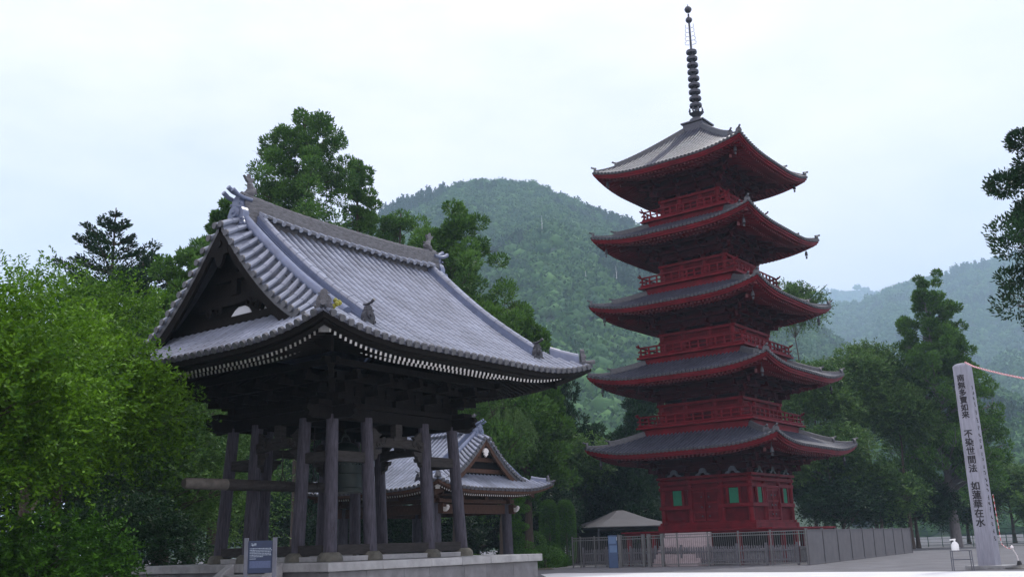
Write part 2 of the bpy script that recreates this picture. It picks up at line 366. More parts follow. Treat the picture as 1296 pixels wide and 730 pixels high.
def oni(name, loc, face, h, mats, parent, horn=True, three=False):
    """demon tile: shaped plate with shoulders, boss and curled horn tiles; face = outward direction"""
    o = Vector(loc); f = Vector(face).normalized(); u = Vector((0, 0, 1)); s = u.cross(f).normalized()
    mb = MB()
    out = [(-.62, 0), (-.7, .12), (-.55, .25), (-.58, .45), (-.45, .62), (-.3, .7), (-.26, .9), (0, 1.0), (.26, .9), (.3, .7), (.45, .62), (.58, .45), (.55, .25), (.7, .12), (.62, 0)]
    mb.plate([(a * h * .62, b * h) for a, b in out], o, s, u, h * 0.22)
    c = o + u * h * .5 + f * h * .12
    mb.tube([c, c + f * h * .08], [h * .2, h * .17], 14)
    mb.tube([c + f * h * .06, c + f * h * .14], [h * .1, h * .07], 10)
    for q in (-1, 1):
        c2 = o + u * h * .2 + s * q * h * .34 + f * h * .11
        mb.tube([c2 + (s * math.cos(a) + u * math.sin(a)) * h * (.04 + .02 * a) for a in np.linspace(0, 5.5, 9)], h * .035, 6)
        c3 = o + u * h * .72 + s * q * h * .22 + f * h * .1
        mb.tube([c3 + (s * q * math.cos(a) + u * math.sin(a)) * h * (.03 + .015 * a) for a in np.linspace(0, 5, 8)], h * .03, 6)
    if horn:
        for q in ((-1, 0, 1) if three else (0,)):
            b = o + u * h * (.93 + (0 if q else .12)) + s * q * h * .22
            mb.tube([b - f * h * .3, b, b + f * h * .22 + u * h * .05, b + f * h * .4 + u * h * .16], [h * .06, h * .065, h * .07, h * .075], 9)
    return mb.build(name, mats, parent, smooth=True)

def bracket(mb, o, out, along, z, steps, du, dz, k=1.0, mi=0, tip=None, diag=False):
    """bracket cluster: bearing block, arms stepping outward, small blocks, a protruding tail end"""
    o = Vector((o[0], o[1], z)); out = Vector(out); al = Vector(along); u = Vector((0, 0, 1))
    rz = math.atan2(out.y, out.x)
    mb.box(o + u * .12 * k, (.34 * k, .34 * k, .24 * k), rz, mi)
    for i in range(steps):
        zz = .24 * k + dz * i
        reach = du * (i + 1)
        mb.bar(o - out * .1 + u * (zz + .09 * k), o + out * (reach + .12 * k) + u * (zz + .09 * k), .14 * k, .17 * k, mi=mi)
        if not diag or i < 1: mb.bar(o + out * du * i - al * .5 * k + u * (zz + .09 * k), o + out * du * i + al * .5 * k + u * (zz + .09 * k), .13 * k, .16 * k, mi=mi)
        for q in (-1, 0, 1):
            if diag and q: continue
            mb.box(o + out * (reach if q == 0 else du * i) + al * q * .42 * k + u * (zz + .24 * k), (.18 * k, .18 * k, .13 * k), rz, mi)
    if tip is not None:
        a = o + out * (du * steps + .62 * k) + u * (.24 * k + dz * (steps - 1) + .02 * k); b = o + out * .2 + u * (.24 * k + dz * (steps - .1) + .25 * k)
        mb.bar(a, b, .15 * k, .19 * k, mi=mi, endmi=tip)

FACES = ('-y', '+y', '-x', '+x')

def soffit(mb, F, d0, d1, zoff, slope, ns=20, nd=5, mi=0):
    mb.grid([[F.flat(u * (F.L - d), d, F.z0 + zoff + slope * (d - d0) + F.lift(u * F.L, 0) * max(0, 1 - (d - d0) / F.fd)) for d in np.linspace(d0, d1, nd)] for u in np.linspace(-1, 1, ns)], mi, flip=True)

# ------------------------------------------------------------------ five-storey pagoda
PC = Vector((13.34, 65.98, 0))
pag = thing('pagoda', 'tall red five-storey pagoda with grey tiled roofs and a dark ringed spire', 'pagoda', PC, YAW_P)
EW = [6.5, 6.24, 5.98, 5.72, 5.46]; EZ = [7.27, 11.91, 16.56, 21.24, 25.84]; UP = 0.6
BW = [3.0, 2.82, 2.56, 2.32, 2.1]; RW = [None, 4.04, 3.8, 3.52, 3.23]; RZ = [2.05, 8.5, 13.06, 17.79, 22.4]
rot4 = [Matrix.Rotation(k * PI / 2, 3, 'Z') for k in range(4)]

def wind_bell(p, parent, mats=None):
    mb = MB(); mb.cyl((p[0], p[1], p[2]), (p[0], p[1], p[2] - .3), .015, 5)
    mb.lathe((p[0], p[1], p[2] - .6), [(.0, .0), (.11, .0), (.1, .09), (.085, .22), (.05, .3), (0, .32)], 10)
    mb.box((p[0], p[1], p[2] - .74), (.12, .02, .16)); mb.cyl((p[0], p[1], p[2] - .55), (p[0], p[1], p[2] - .74), .01, 5)
    return mb.build('wind_bell', TILE_VP, parent, smooth=True)

for k in range(5):
    wE, bw = EW[k], BW[k]; zm = EZ[k] - UP; last = k == 4
    p1, p2 = (0.7, 0.017) if last else (0.4, 0.016)
    inner = 0.72 if last else RW[k + 1] - 0.75
    Fs = [Face(f, wE, wE, zm, p1, p2, UP, 4.6, 3.2) for f in FACES]
    D = wE - inner
    rf = MB()
    for F in Fs:
        tile_face(rf, F, 0.27, 0.078, 0.55, lambda s, F=F: min(D, F.L - abs(s)))
        deck(rf, F, D, -0.05)
    roof = rf.build('roof', [TILE_P, TILE_D, TILE_VP], pag, smooth=True)
    for sx, sy in ((-1, -1), (1, -1), (1, 1), (-1, 1)):
        F = Fs[0]; hp = lambda d, o=0: Vector((sx * (wE - d), sy * (wE - d), F.z(-(wE - d), d) + o))
        h = MB(); dg = Vector((sx, sy, 0)).normalized()
        ridge_run(h, [hp(d) for d in np.linspace(D, 1.25, 14)], .3, .26, .095, capmi=0)
        ridge_run(h, [hp(d) for d in np.linspace(1.3, .22, 6)], .24, .1, .08, capmi=0)
        for d, s_ in ((1.2, .72), (.15, .62)):
            c = hp(d, .05); s1 = Vector((-dg.y, dg.x, 0))
            h.plate([(-.26 * s_, -.1), (-.3 * s_, .12), (-.2 * s_, .38 * s_), (0, .48 * s_), (.2 * s_, .38 * s_), (.3 * s_, .12), (.26 * s_, -.1)], c, s1, (0, 0, 1), .12)
            t = c + Vector((0, 0, .42 * s_))
            h.tube([t - dg * .1, t + dg * .12 + Vector((0, 0, .02)), t + dg * .26 + Vector((0, 0, .07))], [.06, .06, .065], 8)
        h.build('hip_ridge', TILE_D, roof, smooth=True)
        wind_bell(hp(.75, -.5), roof)
        hr = MB(); hr.bar(hp(.35, -.33), Vector((sx * (bw + .2), sy * (bw + .2), zm + .2)), .22, .26, endmi=1)
        hr.build('hip_rafter', [RED, RED_T], roof)
    ea = MB()
    for F in Fs:
        eave_band(ea, F, .06, .2, -.05, -.2, -.05, -.2)
        eave_band(ea, F, .14, .34, -.19, -.32, -.19, -.32)
    ea.build('eave_board', RED, roof)
    ra = MB()
    for F in Fs:
        rafters(ra, F, .36, 1.6, .27, .11, .12, -.36, .22)
        rafters(ra, F, 1.15, wE - bw, .27, .11, .13, -.34, .28)
        eave_band(ra, F, 1.1, 1.26, -.2, -.3, -.2, -.3)
    kind(ra.build('rafters', [RED, RED_T], roof), 'stuff')
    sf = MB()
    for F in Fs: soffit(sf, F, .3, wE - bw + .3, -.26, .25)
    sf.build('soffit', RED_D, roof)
    # brackets
    zb = zm - 1.37; br = MB()
    for q in range(4):
        M = rot4[q]; al = M @ Vector((1, 0, 0)); ou = M @ Vector((0, -1, 0))
        for s in (-.36, .36):
            bracket(br, M @ Vector((s * bw, -bw, 0)), ou, al, zb, 3, .48, .4, 1.0, 0, 1)
        for s in (-1, 1): bracket(br, M @ Vector((s * bw, -bw, 0)), ou, al, zb, 3, .48, .4, .95, 0, None)
        bracket(br, M @ Vector((bw, -bw, 0)), (ou + al).normalized(), al, zb, 3, .7, .4, 1.15, 0, 1, diag=True)
        for i, (o_, z_) in enumerate(((.5, .72), (.98, 1.12), (1.46, 1.45))):
            br.bar(M @ Vector((-bw - o_ - .3, -bw - o_, zb + z_)), M @ Vector((bw + o_ + .3, -bw - o_, zb + z_)), .15, .19)
        # small intermediate wall struts
        for s in (-.7, 0, .7): br.box(M @ Vector((s * bw, -bw + .03, zb + .5)), (.16, .16, .5), q * PI / 2)
        br.bar(M @ Vector((-bw - .3, -bw, zb + .5)), M @ Vector((bw + .3, -bw, zb + .5)), .16, .18)
        br.bar(M @ Vector((-bw, -bw + .06, zb + .85)), M @ Vector((bw, -bw + .06, zb + .85)), .1, 1.2)
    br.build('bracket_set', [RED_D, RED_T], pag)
    # walls
    z0 = RZ[k]; wl = MB(); H = zb - z0
    for q in range(4):
        M = rot4[q]
        P = lambda s, o, z: M @ Vector((s, -bw - o, z))
        def slab(x0, x1, za, zc, o0, o1, mi=0):
            wl.hexa([P(x0, o1, za), P(x1, o1, za), P(x1, o0, za), P(x0, o0, za), P(x0, o1, zc), P(x1, o1, zc), P(x1, o0, zc), P(x0, o0, zc)], mi)
        slab(-bw + .02, bw - .02, z0, zb, -.2, -.04, 1)
        for s in (-bw, -.36 * bw, .36 * bw):
            wl.cyl(P(s, -.06, z0), P(s, -.06, zb), .17, 14)
        if k == 0:
            slab(-bw - .3, bw + .3, z0, z0 + .3, -.1, .28)
            slab(-bw - .22, bw + .22, z0 + .302, z0 + .45, -.1, .14)
            for a, b in ((-bw - .18, -.3 * bw), (.3 * bw, bw + .18)):
                slab(a, b, z0 + 1.25, z0 + 1.47, -.1, .17); slab(a, b, z0 + 2.42, z0 + 2.62, -.1, .15)
            slab(-bw - .2, bw + .2, z0 + 2.78, z0 + 2.98, -.1, .16)
            slab(-bw - .25, bw + .25, zb - .16, zb, -.1, .26)
        else:
            slab(-bw - .2, bw + .2, z0, z0 + .28, -.1, .14)
            slab(-bw - .2, bw + .2, z0 + .85, z0 + 1.0, -.1, .12)
            slab(-bw - .2, bw + .2, zb - .18, zb, -.1, .16)
            slab(-bw - .15, bw + .15, zb - .62, zb - .5, -.1, .1)
    wall = wl.build('wall', [RED, RED_M], pag, bevel=0.012)
    for q in range(4):
        M = rot4[q]; P = lambda s, o, z: M @ Vector((s, -bw - o, z))
        if k == 0:
            dr = MB()
            for s0, s1 in ((-.88, -.02), (.02, .88)):
                for za, zc in ((z0 + .5, z0 + 2.36),):
                    dr.hexa([P(s0, .05, za), P(s1, .05, za), P(s1, -.03, za), P(s0, -.03, za), P(s0, .05, zc), P(s1, .05, zc), P(s1, -.03, zc), P(s0, -.03, zc)], 0)
                for zz in (.56, 1.05, 1.6, 2.28):
                    dr.bar(P(s0, .065, z0 + zz), P(s1, .065, z0 + zz), .05, .1, mi=1)
                for ss in (s0 + .05, s1 - .05): dr.bar(P(ss, .064, z0 + .5), P(ss, .064, z0 + 2.36), .05, .09, up=(0, 1, .01), mi=1)
            door = dr.build('door', [RED_M, RED], wall)
            for s in (-.95, .95):
                f = MB(); f.bar(P(s, .06, z0 + .45), P(s, .06, z0 + 2.5), .14, .14, up=M @ Vector((0, 1, 0)))
                f.build('door_jamb', RED, door)
            f = MB(); f.bar(P(-1.02, .06, z0 + 2.45), P(1.02, .06, z0 + 2.45), .14, .16); f.build('door_head', RED, door)
            for s in (-.25, .25):
                for zz in (.8, 1.35, 1.95): hm = MB(); hm.tube([P(s, .07, z0 + zz), P(s, .12, z0 + zz)], .05, 8); hm.build('door_stud', BRONZE, door)
            for s in (-1.92, 1.92):
                wn = MB(); wn.bar(P(s, .02, z0 + 1.5), P(s, .02, z0 + 2.4), .62, .05, up=M @ Vector((0, 1, 0)))
                for i in range(9):
                    x = s - .28 + i * .07; wn.bar(P(x, .055, z0 + 1.5), P(x, .055, z0 + 2.4), .035, .04, up=M @ Vector((0, 1, 0)))
                win = wn.build('window', GREEN_W, wall)
                for e in (-.4, .4):
                    fr = MB(); fr.bar(P(s + e, .06, z0 + 1.47), P(s + e, .06, z0 + 2.42), .14, .13, up=M @ Vector((0, 1, 0))); fr.build('window_jamb', RED, win)
        else:
            dr = MB(); dr.bar(P(-.7, .0, z0 + .28), P(-.7, .0, z0 + .85), .08, .1); dr.bar(P(.7, 0, z0 + .28), P(.7, 0, z0 + .85), .08, .1)
            dr.bar(P(-.7, .0, z0 + .565), P(.7, .0, z0 + .565), .04, .55)
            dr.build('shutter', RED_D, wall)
    if k:
        rw, z = RW[k], RZ[k]; ra = MB()
        for q in range(4):
            M = rot4[q]; P = lambda s, o, zz: M @ Vector((s, -rw + o, zz))
            ra.hexa([P(-rw, 0, z - .12), P(rw, 0, z - .12), P(bw, rw - bw, z - .12), P(-bw, rw - bw, z - .12), P(-rw, 0, z), P(rw, 0, z), P(bw, rw - bw, z), P(-bw, rw - bw, z)])
            ra.bar(P(-rw + .3, .4, z - .5), P(rw - .3, .4, z - .5), .2, .76)       # support under the floor
            n = 12
            for i in range(n): ra.box(P(-rw + .22 + (2 * rw - .44) * i / n, .2, z + .32), (.09, .09, .64), q * PI / 2)
            for zz, e, t in ((.1, .12, .1), (.36, .2, .07), (.64, .3, .09)):
                a, b = -rw + .2, rw - .2
                pts = [P(a - e, .2, z + zz + (.16 if zz > .6 else .02)), P(a - e * .5, .2, z + zz + (.03 if zz > .6 else 0)), P(a, .2, z + zz), P(b, .2, z + zz), P(b + e * .5, .2, z + zz + (.03 if zz > .6 else 0)), P(b + e, .2, z + zz + (.16 if zz > .6 else .02))]
                ra.tube(pts, t * .62, 6)
        ra.build('railing', RED, pag)
# base: podium, veranda, steps
pb = MB(); pb.box((0, 0, .35), (7.6, 7.6, .7)); pb.box((0, 0, .78), (7.9, 7.9, .16)); pb.build('podium', STONE, pag, bevel=.02)
pd = MB(); pd.box((0, 0, 1.35), (6.0, 6.0, .98)); pd.build('base_core', DARK, pag)  # near-black block paints the shade beneath the veranda
vr = MB(); VW = 5.0
vr.box((0, 0, 1.98), (2 * VW, 2 * VW, .1)); vr.box((0, 0, 1.86), (2 * VW - .3, 2 * VW - .3, .13))
vr.build('veranda_floor', RED, pag, bevel=.01)
for q in range(4):
    M = rot4[q]
    for s in (-.98, -.6, -.2, .2, .6):
        v = MB(); c = M @ Vector((s * (VW - .3), -(VW - .3), 0)); v.box((c.x, c.y, .9), (.24, .24, 1.79)); v.build('veranda_post', RED, pag)
st = MB()
for i in range(8):
    st.box((-.3, -VW - .1 - i * .24, (2.0 - .24 * (i + .5)) / 2), (3.0, .24, 2.0 - .24 * (i + .5)))
st.build('stone_stair', STONE_P, pag, bevel=.012)
# carved animal struts under the first eave
for q in range(4):
    M = rot4[q]
    for s in (-2.0, 0, 2.0):
        c = MB(); o = M @ Vector((s, -BW[0] - .16, 5.3)); al = M @ Vector((1, 0, 0)); ou = M @ Vector((0, -1, 0))
        c.plate([(-.5, 0), (-.42, .1), (-.26, .16), (-.2, .34), (-.08, .44), (.08, .44), (.2, .34), (.26, .16), (.42, .1), (.5, 0), (.2, .02), (.1, .16), (-.1, .16), (-.2, .02)], o, al, (0, 0, 1), .16)
        c.build('carved_strut', [POSTG if q == 0 else BRONZE_G], pag)
# spire
Z0 = 28.72
sp = MB(); sp.box((0, 0, Z0 + .42), (1.5, 1.5, .84)); sp.box((0, 0, Z0 + .88), (1.72, 1.72, .1)); sp.box((0, 0, Z0 + .1), (1.7, 1.7, .12))
sp.lathe((0, 0, Z0 + .93), [(.62, 0), (.6, .15), (.5, .34), (.3, .46), (.2, .5)], 20)
sp.lathe((0, 0, Z0 + 1.4), [(.2, 0), (.3, .12), (.42, .26), (.46, .32), (.3, .36), (.2, .5)], 20)
sp.cyl((0, 0, Z0 + 1.3), (0, 0, 38.2), .12, 12, .065)
spire = sp.build('spire', BRONZE, pag, smooth=True)
pt = MB()
for i in range(8):
    a = i * PI / 4; d = Vector((math.cos(a), math.sin(a), 0))
    pt.tube([d * .4 + Vector((0, 0, Z0 + 1.7)), d * .5 + Vector((0, 0, Z0 + 1.85)), d * .46 + Vector((0, 0, Z0 + 2.05)), d * .4 + Vector((0, 0, Z0 + 2.12))], [.06, .07, .04, .015], 6)
pt.build('lotus_petals', BRONZE, spire, smooth=True)
for i in range(9):
    z = 31.05 + i * .515; r = .415 - .006 * i; rg = MB(); seg = 24; loops = []
    for j in range(seg + 1):
        a = 2 * PI * j / seg; d = Vector((math.cos(a), math.sin(a), 0))
        loops.append([d * r * q + Vector((0, 0, z + h)) for q, h in ((.86, -.11), (1.0, -.1), (1.06, 0), (1.0, .1), (.86, .11), (.82, 0))])
    rg.loft(loops, cap=False)
    for j in range(4): rg.bar((0, 0, z), (math.cos(j * PI / 2) * r * .9, math.sin(j * PI / 2) * r * .9, z), .07, .12)
    rg.tube([(0, 0, z - .16), (0, 0, z + .16)], .15, 10)
    rg.build('spire_ring', BRONZE, spire, smooth=True)
wf = MB()
for j in range(4):
    a = j * PI / 2 + .4; d = Vector((math.cos(a), math.sin(a), 0))
    for i in range(5):
        z = 35.75 + i * .33
        wf.tube([d * .1 + Vector((0, 0, z)), d * (.36 - .02 * i) + Vector((0, 0, z + .05)), d * (.4 - .03 * i) + Vector((0, 0, z + .22)), d * .28 + Vector((0, 0, z + .3))], .018, 5)
wf.build('water_flame', BRONZE, spire)
for z, r in ((37.72, .24), (38.55, .26)):
    b = MB(); b.lathe((0, 0, z), [(0.02, -r), (r * .6, -r * .8), (r * .95, -r * .35), (r, 0), (r * .9, r * .42), (r * .5, r * .85), (.03, r * 1.15), (.005, r * 1.7)], 16)
    b.build('spire_ball', BRONZE, spire, smooth=True)

# ------------------------------------------------------------------ hip-and-gable tiled roof (bell tower and pavilion)
def irimoya(root, ea, eb, z0, p1, p2, up, Q, ga, sp, r, rh, sc, tiles, dark, ridge_m, board, raf, tip, wallm, blue):
    Fs = {f: Face(f, ea, eb, z0, p1, p2, up, Q, 2.6) for f in FACES}
    top = eb - .2; vg = ga + .32; ve = ga + .32 + .62 * sc; gw = ga + .22     # verge line, verge edge, gable wall
    dg = ea - gw
    rf = MB()
    for f in ('-y', '+y'):
        F = Fs[f]
        tile_face(rf, F, sp, r, .36, lambda s: (top if abs(s) <= ga + .02 else min(top, ea - abs(s))))
        deck(rf, F, top, -.06, smax=ga); 
        rf.grid([[F.P(sg * s_, d, -.06) for d in np.linspace(0, 1, 5) * (ea - s_)] for sg in (1,) for s_ in np.linspace(ga, ea - .02, 6)])
        rf.grid([[F.P(-s_, d, -.06) for d in np.linspace(0, 1, 5) * (ea - s_)] for s_ in np.linspace(ga, ea - .02, 6)], flip=True)
    for f in ('-x', '+x'):
        F = Fs[f]
        tile_face(rf, F, sp, r, .36, lambda s: min(dg, eb - abs(s)))
        deck(rf, F, dg, -.06)
    roof = rf.build('roof', [tiles, dark, TILE_V], root, smooth=True)
    # verge tiles running across the gable edges
    for sg in (-1, 1):
        vt = MB()
        for f in ('-y', '+y'):
            F = Fs[f]; s_ = sg if f == '-y' else -sg
            vz = lambda q, d=0: -.02 - .26 * sc * q ** 1.3 - .34 * sc * math.sin(PI * max(0, min(1, (top - d) / (top - .8)))) ** .8 * q ** .5
            for d in np.arange(ea - ve + .02, top + .1, .23 * sc):
                for j in range(2):
                    a, b = F.P(s_ * (vg + (ve - vg) * j / 2), d, vz(j / 2, d) + r * .5), F.P(s_ * (vg + (ve - vg) * (j + 1) / 2), d, vz((j + 1) / 2, d) + r * .5)
                    vt.tube([a, b], [r * 1.0, r * 1.16], 8, True)
                e = F.P(s_ * ve, d, vz(1, d) + r * .45); dx = F.along() * s_
                vt.cyl(e, e + dx * .05, r * 1.35, 10, mi=1)
            G = [[F.P(s_ * (vg - .25 + (ve - vg + .2) * q), d, vz(max(0, q), d) - .03) for d in np.linspace(ea - ve, top + .15, 12)] for q in np.linspace(0, 1, 4)]
            vt.grid(G); vt.grid([[p - Vector((0, 0, .16)) for p in row] for row in G], flip=True, mi=1)
            vt.grid([[p for p in G[-1]], [p - Vector((0, 0, .16)) for p in G[-1]]], mi=1)
        vt.build('verge_tiles', [tiles, dark], roof, smooth=True)
        for f in ('-y', '+y'):
            F = Fs[f]; s_ = sg if f == '-y' else -sg
            v = MB(); v.tube([F.P(s_ * (vg - .06), d, .1) for d in np.linspace(top, ea - ve + .05, 14)], .125 * sc, 10); v.build('verge_ridge', blue, roof, smooth=True)
            k = MB(); pts = [F.P(s_ * (ga - .18), d, 0) for d in np.linspace(top - .05, .68, 16)]
            ridge_run(k, pts, .27 * sc, .3 * sc, .085 * sc, 0, 1)
            kr = k.build('descending_ridge', [blue, tiles], roof, smooth=True)
            p = F.P(s_ * (ga - .18), .6, -.02); oni('ridge_end_tile', p, F.out(), .5 * sc, TILE_VP, kr)
            # barge board
            bb = MB(); loops = []
            for d in np.linspace(ea - ve - .1, top + .24, 14):
                q = (d - (ea - ve)) / (top - ea + ve); h = .34 * sc + .1 * (1 - q) * sc
                o = F.along() * s_
                a = F.P(s_ * (ve - .16), d, vz(.8, d) - .2); loops.append([a, a + o * .09, a + o * .09 - Vector((0, 0, h)), a - Vector((0, 0, h))])
            bb.loft(loops); bb.build('barge_board', board, roof)
    # hip ridges
    for sx in (-1, 1):
        for sy in (-1, 1):
            F = Fs['-y']; hp = lambda d, o=0: Vector((sx * (ea - d), sy * (eb - d), F.z(-(ea - d), d) + o))
            h = MB(); ridge_run(h, [hp(d) for d in np.linspace(ea - ve + .1, .3, 8)], .24 * sc, .2 * sc, .08 * sc, 0, 1)
            hr = h.build('hip_ridge', [blue, tiles], roof, smooth=True)
            oni('corner_end_tile', hp(.22, .0), (sx, sy, 0), .46 * sc, TILE_R, hr, horn=False)
            c = MB(); dgn = Vector((sx, sy, 0)).normalized()
            c.tube([hp(.3, .06), hp(.08, .08), hp(-.04, .12)], [.06 * sc, .065 * sc, .07 * sc], 9); c.build('corner_tile', dark, roof, smooth=True)
            hb = MB(); hb.bar(hp(.5, -.36), hp(2.6, -.1 - 1.0), .2, .26, endmi=1); hb.build('hip_rafter', [raf, METAL if sc == 1 else tip], roof)
    # main ridge
    zt = z0 + p1 * top + p2 * top * top
    m = MB(); x1 = ga + .28
    rz = lambda x: zt - .02 + .16 * sc * abs(x / x1) ** 3
    ridge_run(m, [(x, 0, rz(x)) for x in np.linspace(-x1, x1, 24)], .46 * sc, rh, .1 * sc, 0, 0)
    n = int(2 * (ga - .2) / (.3 * sc))
    for i in range(n + 1):
        x = -(ga - .2) + 2 * (ga - .2) * i / n
        for sy in (-1, 1):
            a = Vector((x, sy * .12, rz(x) + .3 * sc)); b = Vector((x, sy * .45 * sc, rz(x) + .12 * sc))
            m.tube([a, b], r * 1.05, 8, True, mi=1); m.box((x + .15 * sc, sy * .3 * sc, rz(x) + .14 * sc), (.16 * sc, .28 * sc, .06), 0, 2)
    ridge = m.build('ridge', [ridge_m, tiles, dark], roof, smooth=True)
    for sg in (-1, 1):
        oni('gable_end_tile', (sg * (x1 + .06), 0, zt - .15), (sg, 0, 0), .88 * sc, blue, ridge, True, True)
        # upright fish ornament: curved body, head down, forked tail up
        f = MB(); k_ = .72 * sc; bx = sg * (x1 - .28); bz = rz(x1) + rh + .06
        f.tube([(bx + sg * .2 * k_, 0, bz), (bx, 0, bz + .06), (bx - sg * .07, 0, bz + .2 * k_), (bx, 0, bz + .38 * k_), (bx + sg * .08 * k_, 0, bz + .52 * k_)], [.1 * k_, .19 * k_, .17 * k_, .12 * k_, .05 * k_], 9)
        f.plate([(a * k_, b * k_) for a, b in ((-.06, 0), (.12, .1), (.26, .3), (.1, .24), (.04, .4), (-.06, .24), (-.2, .28), (-.12, .08))], (bx + sg * .05 * k_, 0, bz + .42 * k_), (sg, 0, 0), (0, 0, 1), .08)
        f.plate([(a * k_, b * k_) for a, b in ((0, 0), (-.24, .1), (-.16, .0), (-.24, -.12), (0, -.16))], (bx - sg * .06, 0, bz + .26 * k_), (sg, 0, 0), (0, 0, 1), .06)
        f.build('fish_ornament', TILE_R, ridge, smooth=True)
    # eaves
    ebm = MB()
    for F in Fs.values():
        eave_band(ebm, F, .04, .2, -.04, -.17, -.04, -.17); eave_band(ebm, F, .16, .4, -.16, -.22, -.16, -.22)
    ebm.build('eave_board', board, roof)
    ra = MB()
    for F in Fs.values():
        rafters(ra, F, .5, 1.5, .157, .068, .085, -.26, .27, 1)
        if sc == 1: rafters(ra, F, 1.3, 3.0, .157, .068, .085, -.135, .27, 1)
    kind(ra.build('rafters', [raf, tip], roof), 'stuff')
    sf = MB()
    for F in Fs.values(): soffit(sf, F, .35, 3.1, -.17, .29)
    sf.build('soffit', raf, roof)
    # gable walls
    F = Fs['-y']
    for sg in (-1, 1):
        gm = MB(); y0 = eb - dg + .1
        out = [(-y0, F.z(0, dg) - .35)] + [(-(eb - d), F.z(0, d) - .22) for d in np.linspace(dg + .3, eb - .02, 10)]
        out = out + [(-a, b) for a, b in out[::-1][1:]]
        gm.plate(out, (sg * gw, 0, 0), (0, 1, 0), (0, 0, 1), .1)
        gable = gm.build('gable_wall', wallm, root)
        yield_ = (gable, sg, gw, F, dg, eb)
        GAB.append(yield_)
    return roof, Fs
GAB = []

# ------------------------------------------------------------------ bell tower
bt = thing('bell_tower', 'dark timber bell tower with a big silvery tiled roof on a stone platform', 'bell tower', BC, YAW_B)
PZ = 1.24
broof, BF = irimoya(bt, 5.24, 4.85, 6.08, .62, .037, .42, 3.4, 3.5, .265, .066, .66, 1.0, TILE_B, TILE_D, TILE_R, WOOD_D, WOOD_D, WHITE_T, WOOD_D, BLUE_T)
def scroll(mb, c, s, u, r, f, turns=1.6, w=.03):
    c, s, u, f = Vector(c), Vector(s), Vector(u), Vector(f)
    mb.tube([c + (s * math.cos(a) + u * math.sin(a)) * r * (1 - .55 * a / (turns * 2 * PI)) + f * .02 for a in np.linspace(0, turns * 2 * PI, 18)], w, 6)
for gable, sg, gw, F, dg, eb in GAB:
    x = sg * (gw + .05)
    m = MB()
    m.box((x + sg * .05, 0, 7.2), (.14, 5.5, .2)); m.box((x + sg * .05, 0, 7.72), (.16, 3.0, .24)); m.box((x + sg * .06, 0, 8.5), (.14, .24, 1.3))
    m.box((x + sg * .05, 0, 8.35), (.15, 1.5, .2)); m.box((x + sg * .02, 0, 7.0), (.1, 5.7, .16))
    m.build('gable_beam', WOOD_D, gable, bevel=.01)
    for pts in ([(-1.75, 7.32), (-.92, 7.32), (-1.05, 7.62), (-1.25, 7.72), (-1.45, 7.66)], [(-.62, 7.32), (.2, 7.32), (.05, 7.46), (-.1, 7.54), (-.35, 7.54), (-.5, 7.47)]):
        q = MB(); q.plate(pts, (x + sg * .012, 0, 0), (0, 1, 0), (0, 0, 1), .03); q.build('plaster_panel', PLASTER, gable)
    q = MB()     # frog-leg strut and carved cloud
    q.plate([(-1.1, 7.3), (-.95, 7.5), (-.75, 7.56), (-.6, 7.66), (-.45, 7.62), (-.4, 7.7), (-1.1, 7.7), (-1.06, 7.6), (-1.2, 7.5)], (x + sg * .1, 0, 0), (0, 1, 0), (0, 0, 1), .12)
    for a, b in ((.5, 7.5), (.9, 7.48)): qs = MB(); scroll(qs, (x + sg * .17, a, b), (0, 1, 0), (0, 0, 1), .12, (sg, 0, 0)); qs.build('carved_scroll', WOOD_D, gable)
    for a, b in ((-.95, 7.45), (-.7, 7.55)): scroll(q, (x + sg * .17, a, b), (0, 1, 0), (0, 0, 1), .12, (sg, 0, 0))
    q.build('carved_strut', WOOD_D, gable, smooth=True)
    q = MB(); o = (sg * (gw + .62), 0, 9.05)
    q.plate([(-.1, .35), (-.34, .22), (-.44, .0), (-.3, -.08), (-.36, -.24), (-.18, -.26), (-.12, -.46), (0, -.58), (.12, -.46), (.18, -.26), (.36, -.24), (.3, -.08), (.44, 0), (.34, .22), (.1, .35)], o, (0, 1, 0), (0, 0, 1), .09)
    q.tube([(o[0], 0, 9.1), (o[0] + sg * .09, 0, 9.1)], .11, 8)
    q.build('gable_pendant', WOOD_D, broof, smooth=True)
GAB.clear()
mo = MB(); rn = random.Random(9)
cpt = Vector((-4.95, -4.62, 6.62))
for i in range(5):
    q = cpt + Vector((rn.uniform(0, .3), rn.uniform(-.14, .02), rn.uniform(-.05, .2))); mo.lathe(q, [(.01, -.05), (.05, -.02), (.06, .02), (.03, .06), (.005, .08)], 7)
mo.build('moss_clump', YELLOW, broof, smooth=True)
